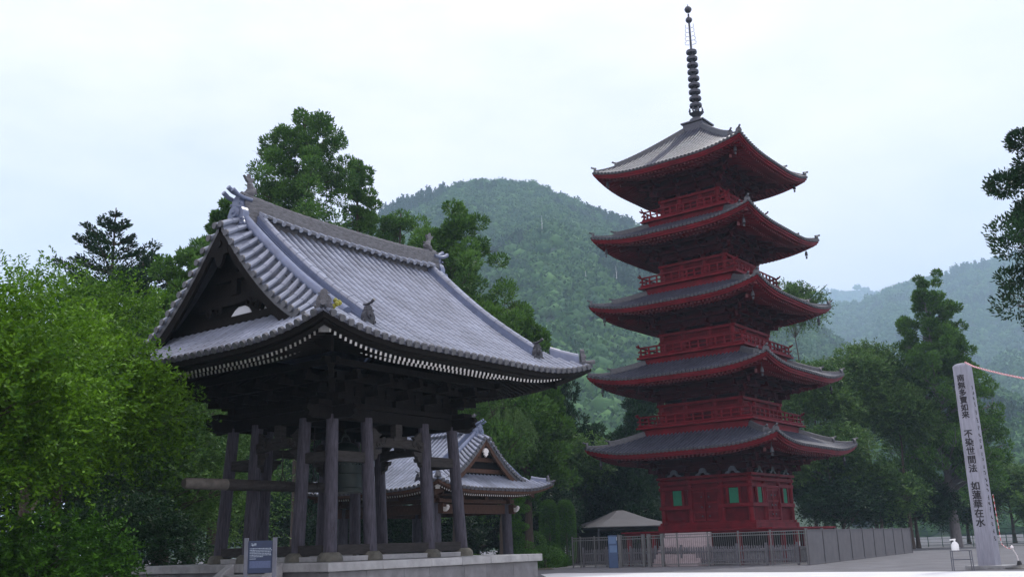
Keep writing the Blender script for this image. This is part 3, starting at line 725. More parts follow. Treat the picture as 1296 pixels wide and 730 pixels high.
# columns (three at each corner) leaning inward
CA, CB, SA, SB, CIN, CT = 2.42, 2.1, 1.34, 1.16, .17, 4.75
for sx in (-1, 1):
    for sy in (-1, 1):
        for x, y in ((CA, CB), (CA - SA, CB), (CA, CB - SB)):
            ix = CIN if x == CA else 0.0; iy = CIN if y == CB else 0.0
            c = MB(); b = Vector((sx * x, sy * y, PZ + .2)); t = Vector((sx * (x - ix), sy * (y - iy), CT))
            c.tube([b.lerp(t, q) for q in (0, .3, .6, 1)], [.165, .163, .158, .15], 18)
            co = c.build('column', WOOD_C, bt, smooth=True)
            s = MB(); s.lathe((sx * x, sy * y, PZ), [(.31, 0), (.31, .06), (.29, .14), (.23, .2), (.2, .215)], 20); s.build('base_stone', STONE_M, co, smooth=True)
def ring_beam(name, z, h, w_, ext, mt, inset=None):
    m = MB()
    q = (z - PZ) / (CT - PZ) * CIN if inset is None else inset
    X, Y = CA - q, CB - q
    for s in (-1, 1):
        m.box((0, s * Y, z), (2 * (X + ext), w_, h)); m.box((s * X, 0, z - .003), (w_ * .98, 2 * (Y + ext), h * .985))
    return m.build(name, mt, bt, bevel=.012)
sm = MB()
for s in (-1, 1):
    sm.box((0, s * CB, PZ + .27), (2 * CA - .3, .2, .24)); sm.box((s * CA, 0, PZ + .268), (.2, 2 * CB - .3, .24))
sm.build('sill_beam', WOOD_G, bt, bevel=.012)
sm = MB()
for s in (-1, 1):
    sm.box((0, s * CB, PZ + .06), (2 * CA - .4, .34, .12)); sm.box((s * CA, 0, PZ + .058), (.34, 2 * CB - .4, .12))
sm.build('sill_stone', STONE, bt, bevel=.012)
# low tie beams between each corner column and its neighbours
q = (3.75 - PZ) / (CT - PZ) * CIN
for sx in (-1, 1):
    for sy in (-1, 1):
        m = MB(); m.bar((sx * (CA - q - .1), sy * (CB - q), 3.75), (sx * (CA - SA + .0), sy * (CB - q), 3.75), .13, .26)
        m.bar((sx * (CA - q), sy * (CB - q - .1), 3.74), (sx * (CA - q), sy * (CB - SB), 3.74), .13, .26)
        m.build('tie_beam', WOOD_G, bt, bevel=.012)
# rainbow beams with scrolls over the openings
def rainbow(P, half, z, f):
    m = MB(); al = (P(1, 0, 0) - P(0, 0, 0)).normalized(); n = 13; loops = []
    for i in range(n):
        s = -half + 2 * half * i / (n - 1); u = abs(s) / half
        top = z + .17 - .05 * u ** 2; bot = z - .16 + .1 * (1 - u ** 4) - .0
        loops.append([P(s, -.09, bot), P(s, .09, bot), P(s, .09, top), P(s, -.09, top)])
    m.loft(loops)
    for sg in (-1, 1):
        scroll(m, P(sg * half * .62, .1, z + .06), al, (0, 0, 1), .11, f, 1.7, .022)
        scroll(m, P(sg * half * .82, .1, z - .02), al, (0, 0, 1), .08, f, 1.4, .02)
        m.plate([(0, 0), (sg * -.34, 0), (sg * -.3, -.1), (sg * -.2, -.12), (sg * -.16, -.24), (sg * -.06, -.28), (0, -.42)][::sg], P(sg * (half - .02), 0, z - .14), al, (0, 0, 1), .12)
        m.plate([(0, 0), (sg * -.2, .04), (sg * -.34, .14), (sg * -.2, .16), (sg * -.08, .26), (0, .28)][::-sg], P(sg * (half - .05), 0, z + .12), al, (0, 0, 1), .1)
    m.build('rainbow_beam', WOOD_G, bt, smooth=True)
qq = (4.1 - PZ) / (CT - PZ) * CIN
for s in (-1, 1):
    rainbow(lambda a, o, z, s=s: Vector((a, s * (CB - qq + o), z)), CA - SA - .12, 4.12, Vector((0, s, 0)))
    rainbow(lambda a, o, z, s=s: Vector((s * (CA - qq + o), a, z)), CB - SB - .1, 4.12, Vector((s, 0, 0)))
for s in (-1, 1):
    m = MB(); m.box((0, s * (CB - .15), 4.45), (.24, .2, .42)); m.box((0, s * (CB - .15), 4.28), (.42, .26, .12)); m.build('strut', WOOD_G, bt, bevel=.01)
    m = MB(); m.box((s * (CA - .15), 0, 4.45), (.2, .24, .42)); m.box((s * (CA - .15), 0, 4.28), (.26, .42, .12)); m.build('strut', WOOD_G, bt, bevel=.01)
ring_beam('head_beam', 4.8, .3, .17, .5, WOOD_D, CIN)
ring_beam('wall_plate', 5.02, .13, .36, .62, WOOD_D, CIN)
# carved beam ends
m = MB()
for sx in (-1, 1):
    for sy in (-1, 1):
        X, Y = CA - CIN, CB - CIN
        for o, d in ((Vector((sx * (X + .5), sy * Y, 4.8)), Vector((sx, 0, 0))), (Vector((sx * X, sy * (Y + .5), 4.8)), Vector((0, sy, 0)))):
            m = MB(); m.plate([(0, -.15), (.2, -.17), (.36, -.1), (.3, -.02), (.42, .06), (.34, .16), (.14, .14), (0, .15)], o, d, (0, 0, 1), .15)
            m.build('carved_beam_end', WOOD_D, bt, smooth=True)
m = MB(); X, Y = CA - CIN, CB - CIN
for s in (-X, -X / 2.0, 0, X / 2.0, X):
    for sg in (-1, 1): bracket(m, (s, sg * Y, 0), (0, sg, 0), (1, 0, 0), 5.085, 2, .42, .27, .8, 0)
for s in (-Y, -Y / 2.0, 0, Y / 2.0, Y):
    for sg in (-1, 1): bracket(m, (sg * X, s, 0), (sg, 0, 0), (0, 1, 0), 5.09, 2, .42, .27, .79, 0)
for sx in (-1, 1):
    for sy in (-1, 1): bracket(m, (sx * X, sy * Y, 0), Vector((sx, sy, 0)).normalized(), (0, 1, 0), 5.08, 2, .6, .27, .9, 0, diag=True)
for o, z in ((.42, 5.63), (.88, 5.9)):
    for s in (-1, 1):
        m.box((0, s * (Y + o), z), (2 * (X + o) + .5, .13, .15)); m.box((s * (X + o), 0, z - .003), (.128, 2 * (Y + o) + .5, .147))
for s in (-1, 1):
    m.box((0, s * (Y - .03), 5.5), (2 * X, .06, .8)); m.box((s * (X - .03), 0, 5.5), (.06, 2 * Y - .13, .8))
m.build('bracket_set', WOOD_D, bt)
m = MB(); m.box((0, 0, 5.0), (2 * X - .3, 2 * Y - .3, .06)); m.box((0, 0, 4.86), (2 * X - .2, .3, .3)); m.box((0, 0, 4.855), (.26, 2 * Y - .2, .28)); m.build('ceiling', WOOD_D, bt)
# stone platform with coping slabs and block courses
PA, PB = 3.95, 3.72
m = MB()
def courses(mb, L, put, lens, z0, z1, seed):
    rn = random.Random(seed); x = -L
    while x < L - .02:
        l = min(rn.uniform(*lens), L - x)
        if L - x - l < .35: l = L - x
        put(mb, x, x + l - .006, z0, z1); x += l
cp, bl = MB(), MB()
for sg in (-1, 1):
    courses(cp, PA, lambda mb, a, b, z0, z1: mb.box(((a + b) / 2, sg * (PB - .3), (z0 + z1) / 2), (b - a, .6, z1 - z0)), (1.1, 1.7), PZ - .19, PZ, 3 + sg)
    courses(cp, PB - .602, lambda mb, a, b, z0, z1: mb.box((sg * (PA - .3), (a + b) / 2, (z0 + z1) / 2), (.6, b - a, z1 - z0)), (1.1, 1.7), PZ - .19, PZ, 8 + sg)
    for z0, z1, sd in ((.62, PZ - .195, 1), (.0, .615, 2)):
        courses(bl, PA - .1, lambda mb, a, b, z0, z1: mb.box(((a + b) / 2, sg * (PB - .25), (z0 + z1) / 2), (b - a, .3, z1 - z0)), (.8, 1.3), z0, z1, 20 + sg + sd * 5)
        courses(bl, PB - .41, lambda mb, a, b, z0, z1: mb.box((sg * (PA - .25), (a + b) / 2, (z0 + z1) / 2), (.3, b - a, z1 - z0)), (.8, 1.3), z0, z1, 40 + sg + sd * 5)
platform = cp.build('platform_coping', STONE, bt, bevel=.015)
bl.build('platform_wall', STONE_W, bt, bevel=.012)
m = MB(); m.box((0, 0, PZ - .12), (2 * PA - 1.2, 2 * PB - 1.2, .22)); m.box((0, 0, .5), (2 * PA - .9, 2 * PB - .9, .98)); m.build('platform_floor', STONE, bt)
m = MB()
for i in range(5):
    h = PZ - .22 * (i + 1); m.box((-PA - .16 - i * .3, -1.25, h / 2), (.3, 1.5, h))
for y in (-2.12, -.38):
    m.hexa([(-PA - 1.75, y - .12, 0), (-PA - .005, y - .12, 0), (-PA - .005, y + .12, 0), (-PA - 1.75, y + .12, 0), (-PA - 1.75, y - .12, .12), (-PA - .005, y - .12, PZ + .02), (-PA - .005, y + .12, PZ + .02), (-PA - 1.75, y + .12, .12)])
m.build('stone_stair', STONE, bt, bevel=.012)
# apron paving round the platform
m = MB()
for i in range(9):
    for j in range(2):
        m.box((-PA - .5 + i * 1.12, -PB - .36 - j * .52, .07), (1.105, .51, .14))
ap = m.build('stone_apron', APRON, bt, bevel=.008)
# the bell, hung from the ceiling
bl_ = thing('temple_bell', 'big dark green bronze bell hanging inside the timber tower', 'bell', BC + Vector((0, 0, 3.0)), YAW_B)
m = MB(); m.lathe((0, 0, 0), [(.46, 0), (.5, .0), (.5, .1), (.485, .14), (.47, .5), (.455, .9), (.42, 1.15), (.33, 1.3), (.18, 1.36), (.02, 1.38)], 32)
m.build('bell_body', BRONZE_G, bl_, smooth=True)
m = MB()
for z, r in ((.12, .5), (.5, .482), (1.0, .452)):
    m.tube([(math.cos(a) * r, math.sin(a) * r, z) for a in np.linspace(0, 2 * PI, 33)], .014, 6, False)
for a in np.linspace(0, 2 * PI, 25)[:-1]:
    for z in (.75, .85, .95): m.tube([(math.cos(a) * .455, math.sin(a) * .455, z), (math.cos(a) * .5, math.sin(a) * .5, z)], .022, 6)
m.build('bell_bands', BRONZE_G, bl_)
m = MB(); m.tube([(math.cos(a) * .16, 0, 1.36 + math.sin(a) * .2) for a in np.linspace(0, PI, 10)], .04, 8); m.cyl((0, 0, 1.5), (0, 0, 1.72), .03, 8); m.build('bell_loop', BRONZE_G, bl_, smooth=True)
# striking log hung on ropes, pointing at the bell
lg = thing('striking_log', 'long pale ended wooden log slung on ropes to strike the bell', 'striker', BC - A_ * 2.9 + Vector((0, 0, 3.12)), YAW_B)
m = MB(); m.tube([(-1.0, 0, 0), (-.2, 0, .0), (2.2, 0, -.0)], [.142, .14, .13], 14); m.build('log', WOOD_G, lg, smooth=True)
m = MB(); m.tube([(-2.19, 0, 0), (-2.13, 0, 0), (-1.001, 0, 0)], [.1, .13, .141], 14); m.build('pale_log_end', mat('bare_wood', (.085, .078, .068), .8, .4, 5), lg, smooth=True)
for x in (.75, 1.8):
    m = MB(); m.tube([(x, 0, -.15), (x, .15, 0), (x, .02, .3), (x, 0, 1.7)], .015, 6); m.tube([(x, 0, -.15), (x, -.15, 0), (x, -.02, .3)], .015, 6); m.build('rope', ROPE_W if False else WOOD_G, lg)

# information board in front of the stair
sg_ = at(330, 730, 20); sgx = thing('information_board', 'dark blue information board with pale lines of print between two grey posts', 'sign', (sg_.x, 20.0, 0), R(4))
sgx.location.x = -4.98
for x in (-.27, .27):
    m = MB(); m.box((x, 0, .88), (.075, .075, 1.76)); m.box((x, 0, 1.765), (.08, .08, .02)); m.build('post', POSTG, sgx, bevel=.006)
m = MB(); m.box((0, 0, 1.42), (.465, .03, .6)); bd = m.build('board', SIGNB, sgx, bevel=.004)
def text(name, s, size, loc, rotm, mt, parent, extr=.002, off=0.0, stretch=(1, 1), bold=0.0):
    cu = bpy.data.curves.new(name, 'FONT'); cu.body = s; cu.size = size; cu.extrude = extr; cu.offset = off; cu.align_x = 'CENTER'; cu.align_y = 'CENTER'
    t = bpy.data.objects.new('tmp', cu); COL.objects.link(t); dg_ = bpy.context.evaluated_depsgraph_get(); dg_.update()
    me = bpy.data.meshes.new_from_object(t.evaluated_get(dg_)); bpy.data.objects.remove(t); bpy.data.curves.remove(cu)
    me.materials.clear(); me.materials.append(mt)
    if bold:      # broad brush strokes: the glyph laid four times, slightly shifted
        m0 = me.copy(); import bmesh
        b = bmesh.new()
        for k_, (dx, dz) in enumerate(((-1, -1), (1, -1), (-1, 1), (1, 1))):
            m1 = m0.copy(); m1.transform(Matrix.Translation((dx * bold, dz * bold, k_ * .0006))); b.from_mesh(m1); bpy.data.meshes.remove(m1)
        b.to_mesh(me); b.free(); bpy.data.meshes.remove(m0)
    me.transform(Matrix.Translation(loc) @ rotm.to_4x4() @ Matrix.Diagonal((stretch[0], stretch[1], 1, 1)))
    o = bpy.data.objects.new(name, me); COL.objects.link(o); o.parent = parent
    return o
RX = Matrix.Rotation(PI / 2, 3, 'X')
text('title_print', '鐘楼', .055, Vector((-.13, -.0165, 1.645)), RX, SIGNT, bd, .001, .001)
rn = random.Random(4); m = MB()
for i in range(6):
    x = -.2
    while x < (.2 if i < 5 else .05):
        l = rn.uniform(.008, .026); m.box((x + l / 2, -.0165, 1.575 - i * .03), (l, .004, .011 + rn.uniform(0, .004))); x += l + .006
for i in range(1): m.box((-.14, -.0165, 1.385), (.12, .004, .01))
m.build('body_print', SIGNT, bd)
m = MB(); m.box((0, -.0165, 1.28), (.4, .004, .13)); m.build('lower_panel', mat('faded_blue_print', (.05, .075, .15), .5, .2, 40), bd)

# ------------------------------------------------------------------ water pavilion behind the tower
PN = Vector((-3.56, 46.0, 0)); PCt = PN + A_ * 4.5 + B_ * 4.9
pav = thing('pavilion', 'open timber pavilion with a grey tiled gabled roof behind the bell tower', 'pavilion', PCt, YAW_B + PI / 2)
proof, PF = irimoya(pav, 4.9, 4.5, 4.1, .5, .03, .42, 3.2, 3.3, .29, .075, .42, .85, TILE_B, TILE_D, BLUE_T, WOOD_B, WOOD_B, WHITE_T, WOOD_D, BLUE_T)
for gable, sg, gw, F, dg, eb in GAB:
    m = MB(); x = sg * (gw + .08); m.box((x, 0, 5.05), (.16, 5.0, .2)); m.box((x, 0, 5.6), (.16, 2.4, .2)); m.box((x, 0, 5.95), (.14, .2, .8)); m.build('gable_beam', WOOD_B, gable, bevel=.01)
    m = MB(); o = (sg * (gw + .5), 0, 5.95)
    m.plate([(.6 * a, .6 * b) for a, b in [(-.1, .3), (-.3, .18), (-.36, .0), (-.2, -.1), (-.26, -.22), (-.1, -.3), (0, -.42), (.1, -.3), (.26, -.22), (.2, -.1), (.36, 0), (.3, .18), (.1, .3)]], o, (0, 1, 0), (0, 0, 1), .08)
    m.build('gable_pendant', WHITE_T, proof, smooth=True)
GAB.clear()
for sx in (-1, 1):
    for sy in (-1, 1):
        m = MB(); X, Y = 4.9 - 1.75, 4.5 - 1.75
        m.tube([(sx * X, sy * Y, .2), (sx * (X - .05), sy * (Y - .05), 3.5)], [.27, .25], 16); c = m.build('column', WOOD_B if False else WOOD_C, pav, smooth=True)
        m = MB(); m.lathe((sx * X, sy * Y, 0), [(.45, 0), (.45, .1), (.36, .22), (.3, .25)], 16); m.build('base_stone', STONE_M, c, smooth=True)
m = MB()
for s in (-1, 1):
    m.box((0, s * (Y - .05), 3.25), (2 * X + 1.0, .2, .45)); m.box((s * (X - .05), 0, 3.247), (.196, 2 * Y + 1.0, .444))
    m.box((0, s * (Y - .05), 3.62), (2 * X + .7, .34, .18)); m.box((s * (X - .05), 0, 3.617), (.336, 2 * Y + .7, .176))
m.build('head_beam', WOOD_B, pav, bevel=.012)
for sx in (-1, 1):
    for sy in (-1, 1):
        for d, o in ((Vector((sx, 0, 0)), Vector((sx * (X + .45), sy * (Y - .05), 3.25))), (Vector((0, sy, 0)), Vector((sx * (X - .05), sy * (Y + .45), 3.25)))):
            m = MB(); m.plate([(0, -.12), (.12, -.15), (.26, -.06), (.31, .06), (.26, .15), (.21, .06), (.12, .01), (0, .1)], o, d, (0, 0, 1), .16); m.build('carved_nose', WHITE_T, pav, smooth=True)
for s in (-X, -X / 3, X / 3, X):
    for sg in (-1, 1): m = MB(); bracket(m, (s, sg * Y, 0), (0, sg, 0), (1, 0, 0), 3.7, 1, .4, .3, .8, 0); m.build('bracket', WOOD_B, pav)
for s in (-Y, -Y / 3, Y / 3, Y):
    for sg in (-1, 1): m = MB(); bracket(m, (sg * X, s, 0), (sg, 0, 0), (0, 1, 0), 3.7, 1, .4, .3, .79, 0); m.build('bracket', WOOD_B, pav)
m = MB(); m.box((0, 0, 3.9), (2 * X, 2 * Y, .06)); m.build('ceiling', WOOD_B, pav)

# ------------------------------------------------------------------ inscribed post, ropes, rack, stake
post = thing('inscribed_post', 'tall pale wooden post with black brushed characters down its face', 'post', (18.75, 42.0, 0), R(-43.2))
m = MB(); w0, w1, hp_ = .335, .295, 8.15
m.loft([[(-a, -a, z), (a, -a, z), (a, a, z), (-a, a, z)] for a, z in ((w0, .12), ((w0 + w1) / 2, 4.1), (w1, hp_), (w1 - .07, hp_ + .09), (w1 - .2, hp_ + .14))])
pm = m.build('shaft', POSTW, post, bevel=.015)
m = MB(); m.box((0, 0, .07), (1.5, 1.3, .14)); m.build('foot_slab', STONE, post, bevel=.02)
def on_post(chars, z0, z1, size):
    for i, c in enumerate(chars):
        z = z0 + (z1 - z0) * (i + .5) / len(chars); a = w0 + (w1 - w0) * z / hp_
        text('brushed_character', c, size, Vector((-.02, -a - .006, z)), RX, INK, pm, .003, .0, (1, 1), .008)
on_post('南無多寶如来', 7.78, 5.95, .31); on_post('不染世間法', 5.5, 3.75, .345); on_post('如蓮華在水', 3.4, 1.6, .365)
rn = random.Random(7); m = MB(); z = 7.3
while z > 1.2:
    a = w0 + (w1 - w0) * z / hp_; l = rn.uniform(.1, .22)
    for q in range(3):
        m.box((a + .003, rn.uniform(-.08, .08), z - l * (q + .5) / 3), (.004, rn.uniform(.06, .17), rn.uniform(.02, .05)))
    m.box((a + .0035, rn.uniform(-.04, .04), z - l / 2), (.004, .035, l)); z -= l + rn.uniform(.07, .16)
m.build('side_writing', INK, pm)
def twisted(name, pts, r, label, cat):
    t = thing(name, label, cat, pts[0]); o = Vector(pts[0]); P = [Vector(p) - o for p in pts]
    L = sum((P[i + 1] - P[i]).length for i in range(len(P) - 1)); n = int(L / .05)
    def pos(q):
        q *= L
        for i in range(len(P) - 1):
            l = (P[i + 1] - P[i]).length
            if q <= l or i == len(P) - 2: return P[i].lerp(P[i + 1], q / l)
            q -= l
    for k, (nm, mt) in enumerate((('red_strand', ROPE_R), ('white_strand', ROPE_W))):
        m = MB(); pp_ = []
        for i in range(n + 1):
            c = pos(i / n); a = i * .05 / .24 * 2 * PI + k * PI; pp_.append(c + Vector((math.cos(a) * .25, math.cos(a) * .25, math.sin(a))) * r * .55)
        m.tube(pp_, r * .62, 6); m.build(nm, mt, t, smooth=True)
T = Vector((18.75, 42.0, 8.32))
Eend = Vector((18.25, 30.25, 5.5))
twisted('festive_rope', [T + Vector((.1, -.1, .0))] + [T.lerp(Eend, q) - Vector((0, 0, .9 * q * (1 - q))) for q in np.linspace(.1, 1, 9)], .034, 'red and white twisted rope running from the post top off to the right', 'rope')
a = at(1256.5, 625, 41.75); b = at(1267.5, 688, 41.5); c = at(1281, 694, 40.8)
twisted('hanging_cord', [a, a.lerp(b, .5), b, b.lerp(c, .5) - Vector((0, 0, .06)), c], .018, 'thin red and white cord hanging beside the post foot to a small stake', 'cord')
sk = thing('cord_stake', 'thin pale stake in a black base beside the inscribed post', 'stake', (c.x + .1, 40.8, 0))
m = MB(); m.tube([(.1, 0, .12), (.05, 0, .5), (-.1, 0, c.z + .05)], .018, 8); m.lathe((-.1, 0, c.z + .0), [(.03, 0), (.06, .03), (.05, .1), (.01, .14)], 10); m.build('stake', ROPE_W, sk, smooth=True)
m = MB(); m.lathe((.1, 0, 0), [(.55, 0), (.5, .05), (.28, .1), (.1, .16), (.06, .3), (.03, .32)], 14); m.tube([(.1, 0, .12), (.35, .1, .12), (.62, .1, .03)], .05, 8); m.build('base', BLACK_P, sk, smooth=True)
rk = thing('metal_rack', 'low grey tubular metal rack standing left of the inscribed post', 'rack', (17.2, 40.9, 0), R(-12))
for x in (-.36, .36):
    for y in (-.18, .18):
        m = MB(); m.tube([(x, y, 0), (x * .97, y, .76)], .018, 8); m.build('leg', POSTG, rk)
for z in (.42, .75):
    m = MB()
    for y in (-.18, .18): m.tube([(-.36, y, z), (.36, y, z)], .015, 6)
    for x in (-.36, .36, 0): m.tube([(x, -.18, z), (x, .18, z)], .013, 6)
    m.build('rail', POSTG, rk)
bo = thing('spray_bottle', 'small white plastic bottle standing on the metal rack', 'bottle', (17.2 - .22, 40.85, .767))
m = MB(); m.lathe((0, 0, 0), [(.14, 0), (.145, .03), (.14, .22), (.09, .3), (.045, .33)], 14); m.build('bottle_body', WHITE_P, bo, smooth=True)
m = MB(); m.cyl((0, 0, .325), (0, 0, .4), .04, 10); m.bar((-.17, 0, .4), (.05, 0, .42), .05, .05); m.build('bottle_cap', WHITE_P, bo)

# ------------------------------------------------------------------ fences round the pagoda
K = Vector((15.0, 54.6, 0)); FL = Vector((3.3, 65.5, 0)); fd = (FL - K).normalized(); fn = Vector((fd.y, -fd.x, 0))
flen = (FL - K).length; frz = math.atan2(fd.y, fd.x)
def along(px):
    d = at(px, 700, 60) - EYE; M = np.array([[d.x, -fd.x], [d.y, -fd.y]]); t, s_ = np.linalg.solve(M, [K.x, K.y]); return s_
FH = 1.8
fence = thing('railing_fence', 'long grey metal railing fence with thin upright bars in front of the pagoda', 'fence', K, frz)
ps = sorted([0.0, flen] + [along(p) for p in (735, 753, 786, 815, 822, 839, 858, 897, 936, 977)])
for i, s_ in enumerate(ps):
    wd = .16 if i in (5, 6, 7, 8) and flen > s_ > 4 else .07
    m = MB(); m.box((s_, 0, FH / 2 + .02), (wd, wd, FH + .04)); m.box((s_, 0, FH + .05), (wd + .02, wd + .02, .03)); m.build('post', METAL, fence, bevel=.006)
for a, b in zip(ps[:-1], ps[1:]):
    m = MB(); n = max(2, int((b - a) / .13))
    for z in (.14, FH - .18, FH - .03) if b - a > .6 else (.14, FH - .18): m.box(((a + b) / 2, 0, z), (b - a - .02, .035, .05))
    for i in range(1, n): m.cyl((a + (b - a) * i / n, 0, .14), (a + (b - a) * i / n, 0, FH - .03), .012, 6)
    m.build('fence_panel', METAL, fence)
pk = thing('picket_fence', 'low grey wooden picket fence just inside the metal railing', 'fence', K + fn * -.9 + fd * 1.0, frz)
if (K + fn - PC).length < (K - fn - PC).length: pk.location = K + fn * .9 + fd * 1.0
m = MB(); rn = random.Random(3); s_ = 0.0
while s_ < flen - 1.2:
    h = 1.0 + rn.uniform(-.02, .02); m.hexa([(s_ - .05, -.012, .08), (s_ + .05, -.012, .08), (s_ + .05, .012, .08), (s_ - .05, .012, .08), (s_ - .05, -.012, h), (s_ + .05, -.012, h), (s_ + .05, .012, h), (s_ - .05, .012, h)])
    m.hexa([(s_ - .05, -.012, h + .001), (s_ + .05, -.012, h + .001), (s_ + .05, .012, h + .001), (s_ - .05, .012, h + .001), (s_ - .01, -.012, h + .08), (s_ + .01, -.012, h + .08), (s_ + .01, .012, h + .08), (s_ - .01, .012, h + .08)]); s_ += .165
for z in (.3, .8): m.box(((flen - 1.2) / 2, .035, z), (flen - 1.2, .04, .09))
m.build('pickets', PICKET, pk)
for i in range(9):
    m = MB(); m.box((i * (flen - 1.2) / 8, .1, .6), (.11, .11, 1.2)); m.build('post', PICKET, pk, bevel=.008)
wall_ = thing('panel_fence', 'solid grey panel fence running back to the right of the pagoda', 'fence', K)
e = Vector((29.65, 79.3, 0)) - K; L = e.length; wall_.rotation_euler.z = math.atan2(e.y, e.x)
for i in range(10):
    m = MB(); m.box((L * i / 9 + .05, 0, .94), (.14, .14, 1.88)); m.build('post', PANEL, wall_, bevel=.01)
for i in range(9):
    a, b = L * i / 9 + .125, L * (i + 1) / 9 - .025; m = MB(); m.box(((a + b) / 2, 0, .92), (b - a, .06, 1.7)); m.box(((a + b) / 2, 0, 1.79), (b - a, .1, .05)); m.box(((a + b) / 2, 0, .06), (b - a, .1, .1)); m.build('panel', PANEL, wall_)
gf = thing('wire_fence', 'dark green wire fence in front of the trees on the far right', 'fence', (39.5, 112, 0)); e = Vector((50, 70, 0)) - Vector((39.5, 112, 0)); L = e.length; gf.rotation_euler.z = math.atan2(e.y, e.x)
for i in range(20):
    m = MB(); m.cyl((L * i / 19, 0, 0), (L * i / 19, 0, 1.65), .035, 8); m.build('post', GREEN_F, gf)
m = MB()
for z in (.1, .45, .8, 1.15, 1.6): m.box((L / 2, 0, z), (L, .02, .03 if z < 1.5 else .05))
for i in range(int(L / .15)): m.box((i * .15, .012, .85), (.012, .012, 1.5))
m.build('wire_mesh', GREEN_F, gf)
# blue notice pillar
p = at(777, 718, 61.5); nb = thing('notice_pillar', 'narrow blue upright notice panel in front of the metal railing', 'sign', (p.x, 61.5, 0), R(-8))
m = MB(); m.box((0, 0, .93), (.54, .12, 1.86)); pn = m.build('panel', SIGNL, nb, bevel=.01)
m = MB(); m.box((-.02, -.063, 1.58), (.42, .006, .4)); m.build('print', SIGNP, pn)
m = MB(); m.box((.02, -.063, 1.08), (.44, .006, .4)); m.build('print', SIGNP, pn)
m = MB(); m.box((.245, -.064, 1.66), (.05, .006, .2)); m.build('pale_print', SIGNT, pn)
m = MB(); m.cyl((.33, .02, 0), (.33, .02, 1.9), .03, 8); m.build('pole', METAL, nb)
# canvas canopy
cc = at(785, 665, 78); cv = thing('canopy', 'wide grey pyramid canopy on posts left of the pagoda', 'canopy', (cc.x, 78, 0), R(18)); cw = 3.15
m = MB(); zt_, ze = 3.75, 2.55
tp = [(-.25, -.25, zt_), (.25, -.25, zt_), (.25, .25, zt_), (-.25, .25, zt_)]; lo = [(-cw, -cw, ze), (cw, -cw, ze), (cw, cw, ze), (-cw, cw, ze)]
mid = [(x * .5, y * .5, (zt_ + ze) / 2 - .06) for x, y, _ in lo]; low = [(x, y, ze - .07) for x, y, _ in lo]
m.loft([low, lo, mid, tp], cap=True); m.build('canopy_roof', TENT, cv)
for x in (-1, 1):
    for y in (-1, 1):
        m = MB(); m.box((x * (cw - .12), y * (cw - .12), ze / 2 - .05), (.1, .1, ze - .1)); m.build('post', POSTG, cv)
m = MB(); m.box((0, 0, ze - .2), (2 * cw - .25, 2 * cw - .25, .16)); m.build('frame', DARK, cv)  # solid near-black slab, painted shade of the canopy underside
m = MB(); m.box((0, cw - .2, 1.2), (2 * cw - .5, .06, 2.3)); m.build('dark_shade_back', DARK, cv)  # near-black sheet added to imitate the shade below the canopy

# ------------------------------------------------------------------ trees and shrubs
def unit(a): return a / np.maximum(1e-9, np.linalg.norm(a, axis=-1, keepdims=True))
def leaves(c, d, nrm, ln, wd):
    """rhombic leaves: base c, direction d, normal nrm"""
    d = unit(d); s = unit(np.cross(d, nrm)); ln = np.asarray(ln).reshape(-1, 1) * np.ones((len(c), 1)); wd = np.asarray(wd).reshape(-1, 1) * np.ones((len(c), 1))
    return np.stack([c, c + d * ln * .5 + s * wd * .5, c + d * ln, c + d * ln * .5 - s * wd * .5], 1)
def sphere(rng, n): return unit(rng.normal(size=(n, 3)))
def trunk_mesh(root, h, r, seed, mt, limbs=5, spread=2.0, lo=.35, lean=0.0, bend=.02, ends=()):
    rn = random.Random(seed); m = MB(); pts = [Vector((lean * z * z / h + rn.uniform(-1, 1) * bend * z, rn.uniform(-1, 1) * bend * z, z)) for z in np.linspace(0, h, 8)]
    m.tube(pts, [r * (1.25 if i == 0 else 1 - .85 * i / 7) for i in range(8)], 10)
    for i in range(limbs):
        q = rn.uniform(lo, .92); k = q * 7; p = pts[int(k)].lerp(pts[min(7, int(k) + 1)], k % 1); a = rn.uniform(0, 2 * PI); l = spread * (1.15 - q) * rn.uniform(.7, 1.2)
        d = Vector((math.cos(a), math.sin(a), rn.uniform(.3, .9)))
        rr = r * (1 - .85 * q) * .6
        m.tube([p, p + d * l * .5 + Vector((0, 0, .1 * l)), p + d * l + Vector((rn.uniform(-.2, .2), rn.uniform(-.2, .2), .3 * l))], [rr, rr * .65, rr * .25], 7)
    for e in ends:
        e = Vector(e); q = max(.12, min(.93, (e.z - .35 * math.hypot(e.x, e.y)) / h)); k = q * 7; p = pts[int(k)].lerp(pts[min(7, int(k) + 1)], k % 1)
        rr = max(.02, r * (1 - .85 * q) * .42); mid = p.lerp(e, .5) + Vector((rn.uniform(-.1, .1), rn.uniform(-.1, .1), .06 * (e - p).length))
        m.tube([p, mid, e], [rr, rr * .6, rr * .25], 6)
        for j in range(3):
            t = mid.lerp(e, rn.uniform(0, .9)); d = (e - p) * rn.uniform(.2, .4) + Vector((rn.uniform(-1, 1), rn.uniform(-1, 1), rn.uniform(-.1, .8))) * .3 * (e - p).length
            m.tube([t, t + d * .6], [rr * .35, rr * .12], 5)
    return m.build('trunk', mt, root, smooth=True)
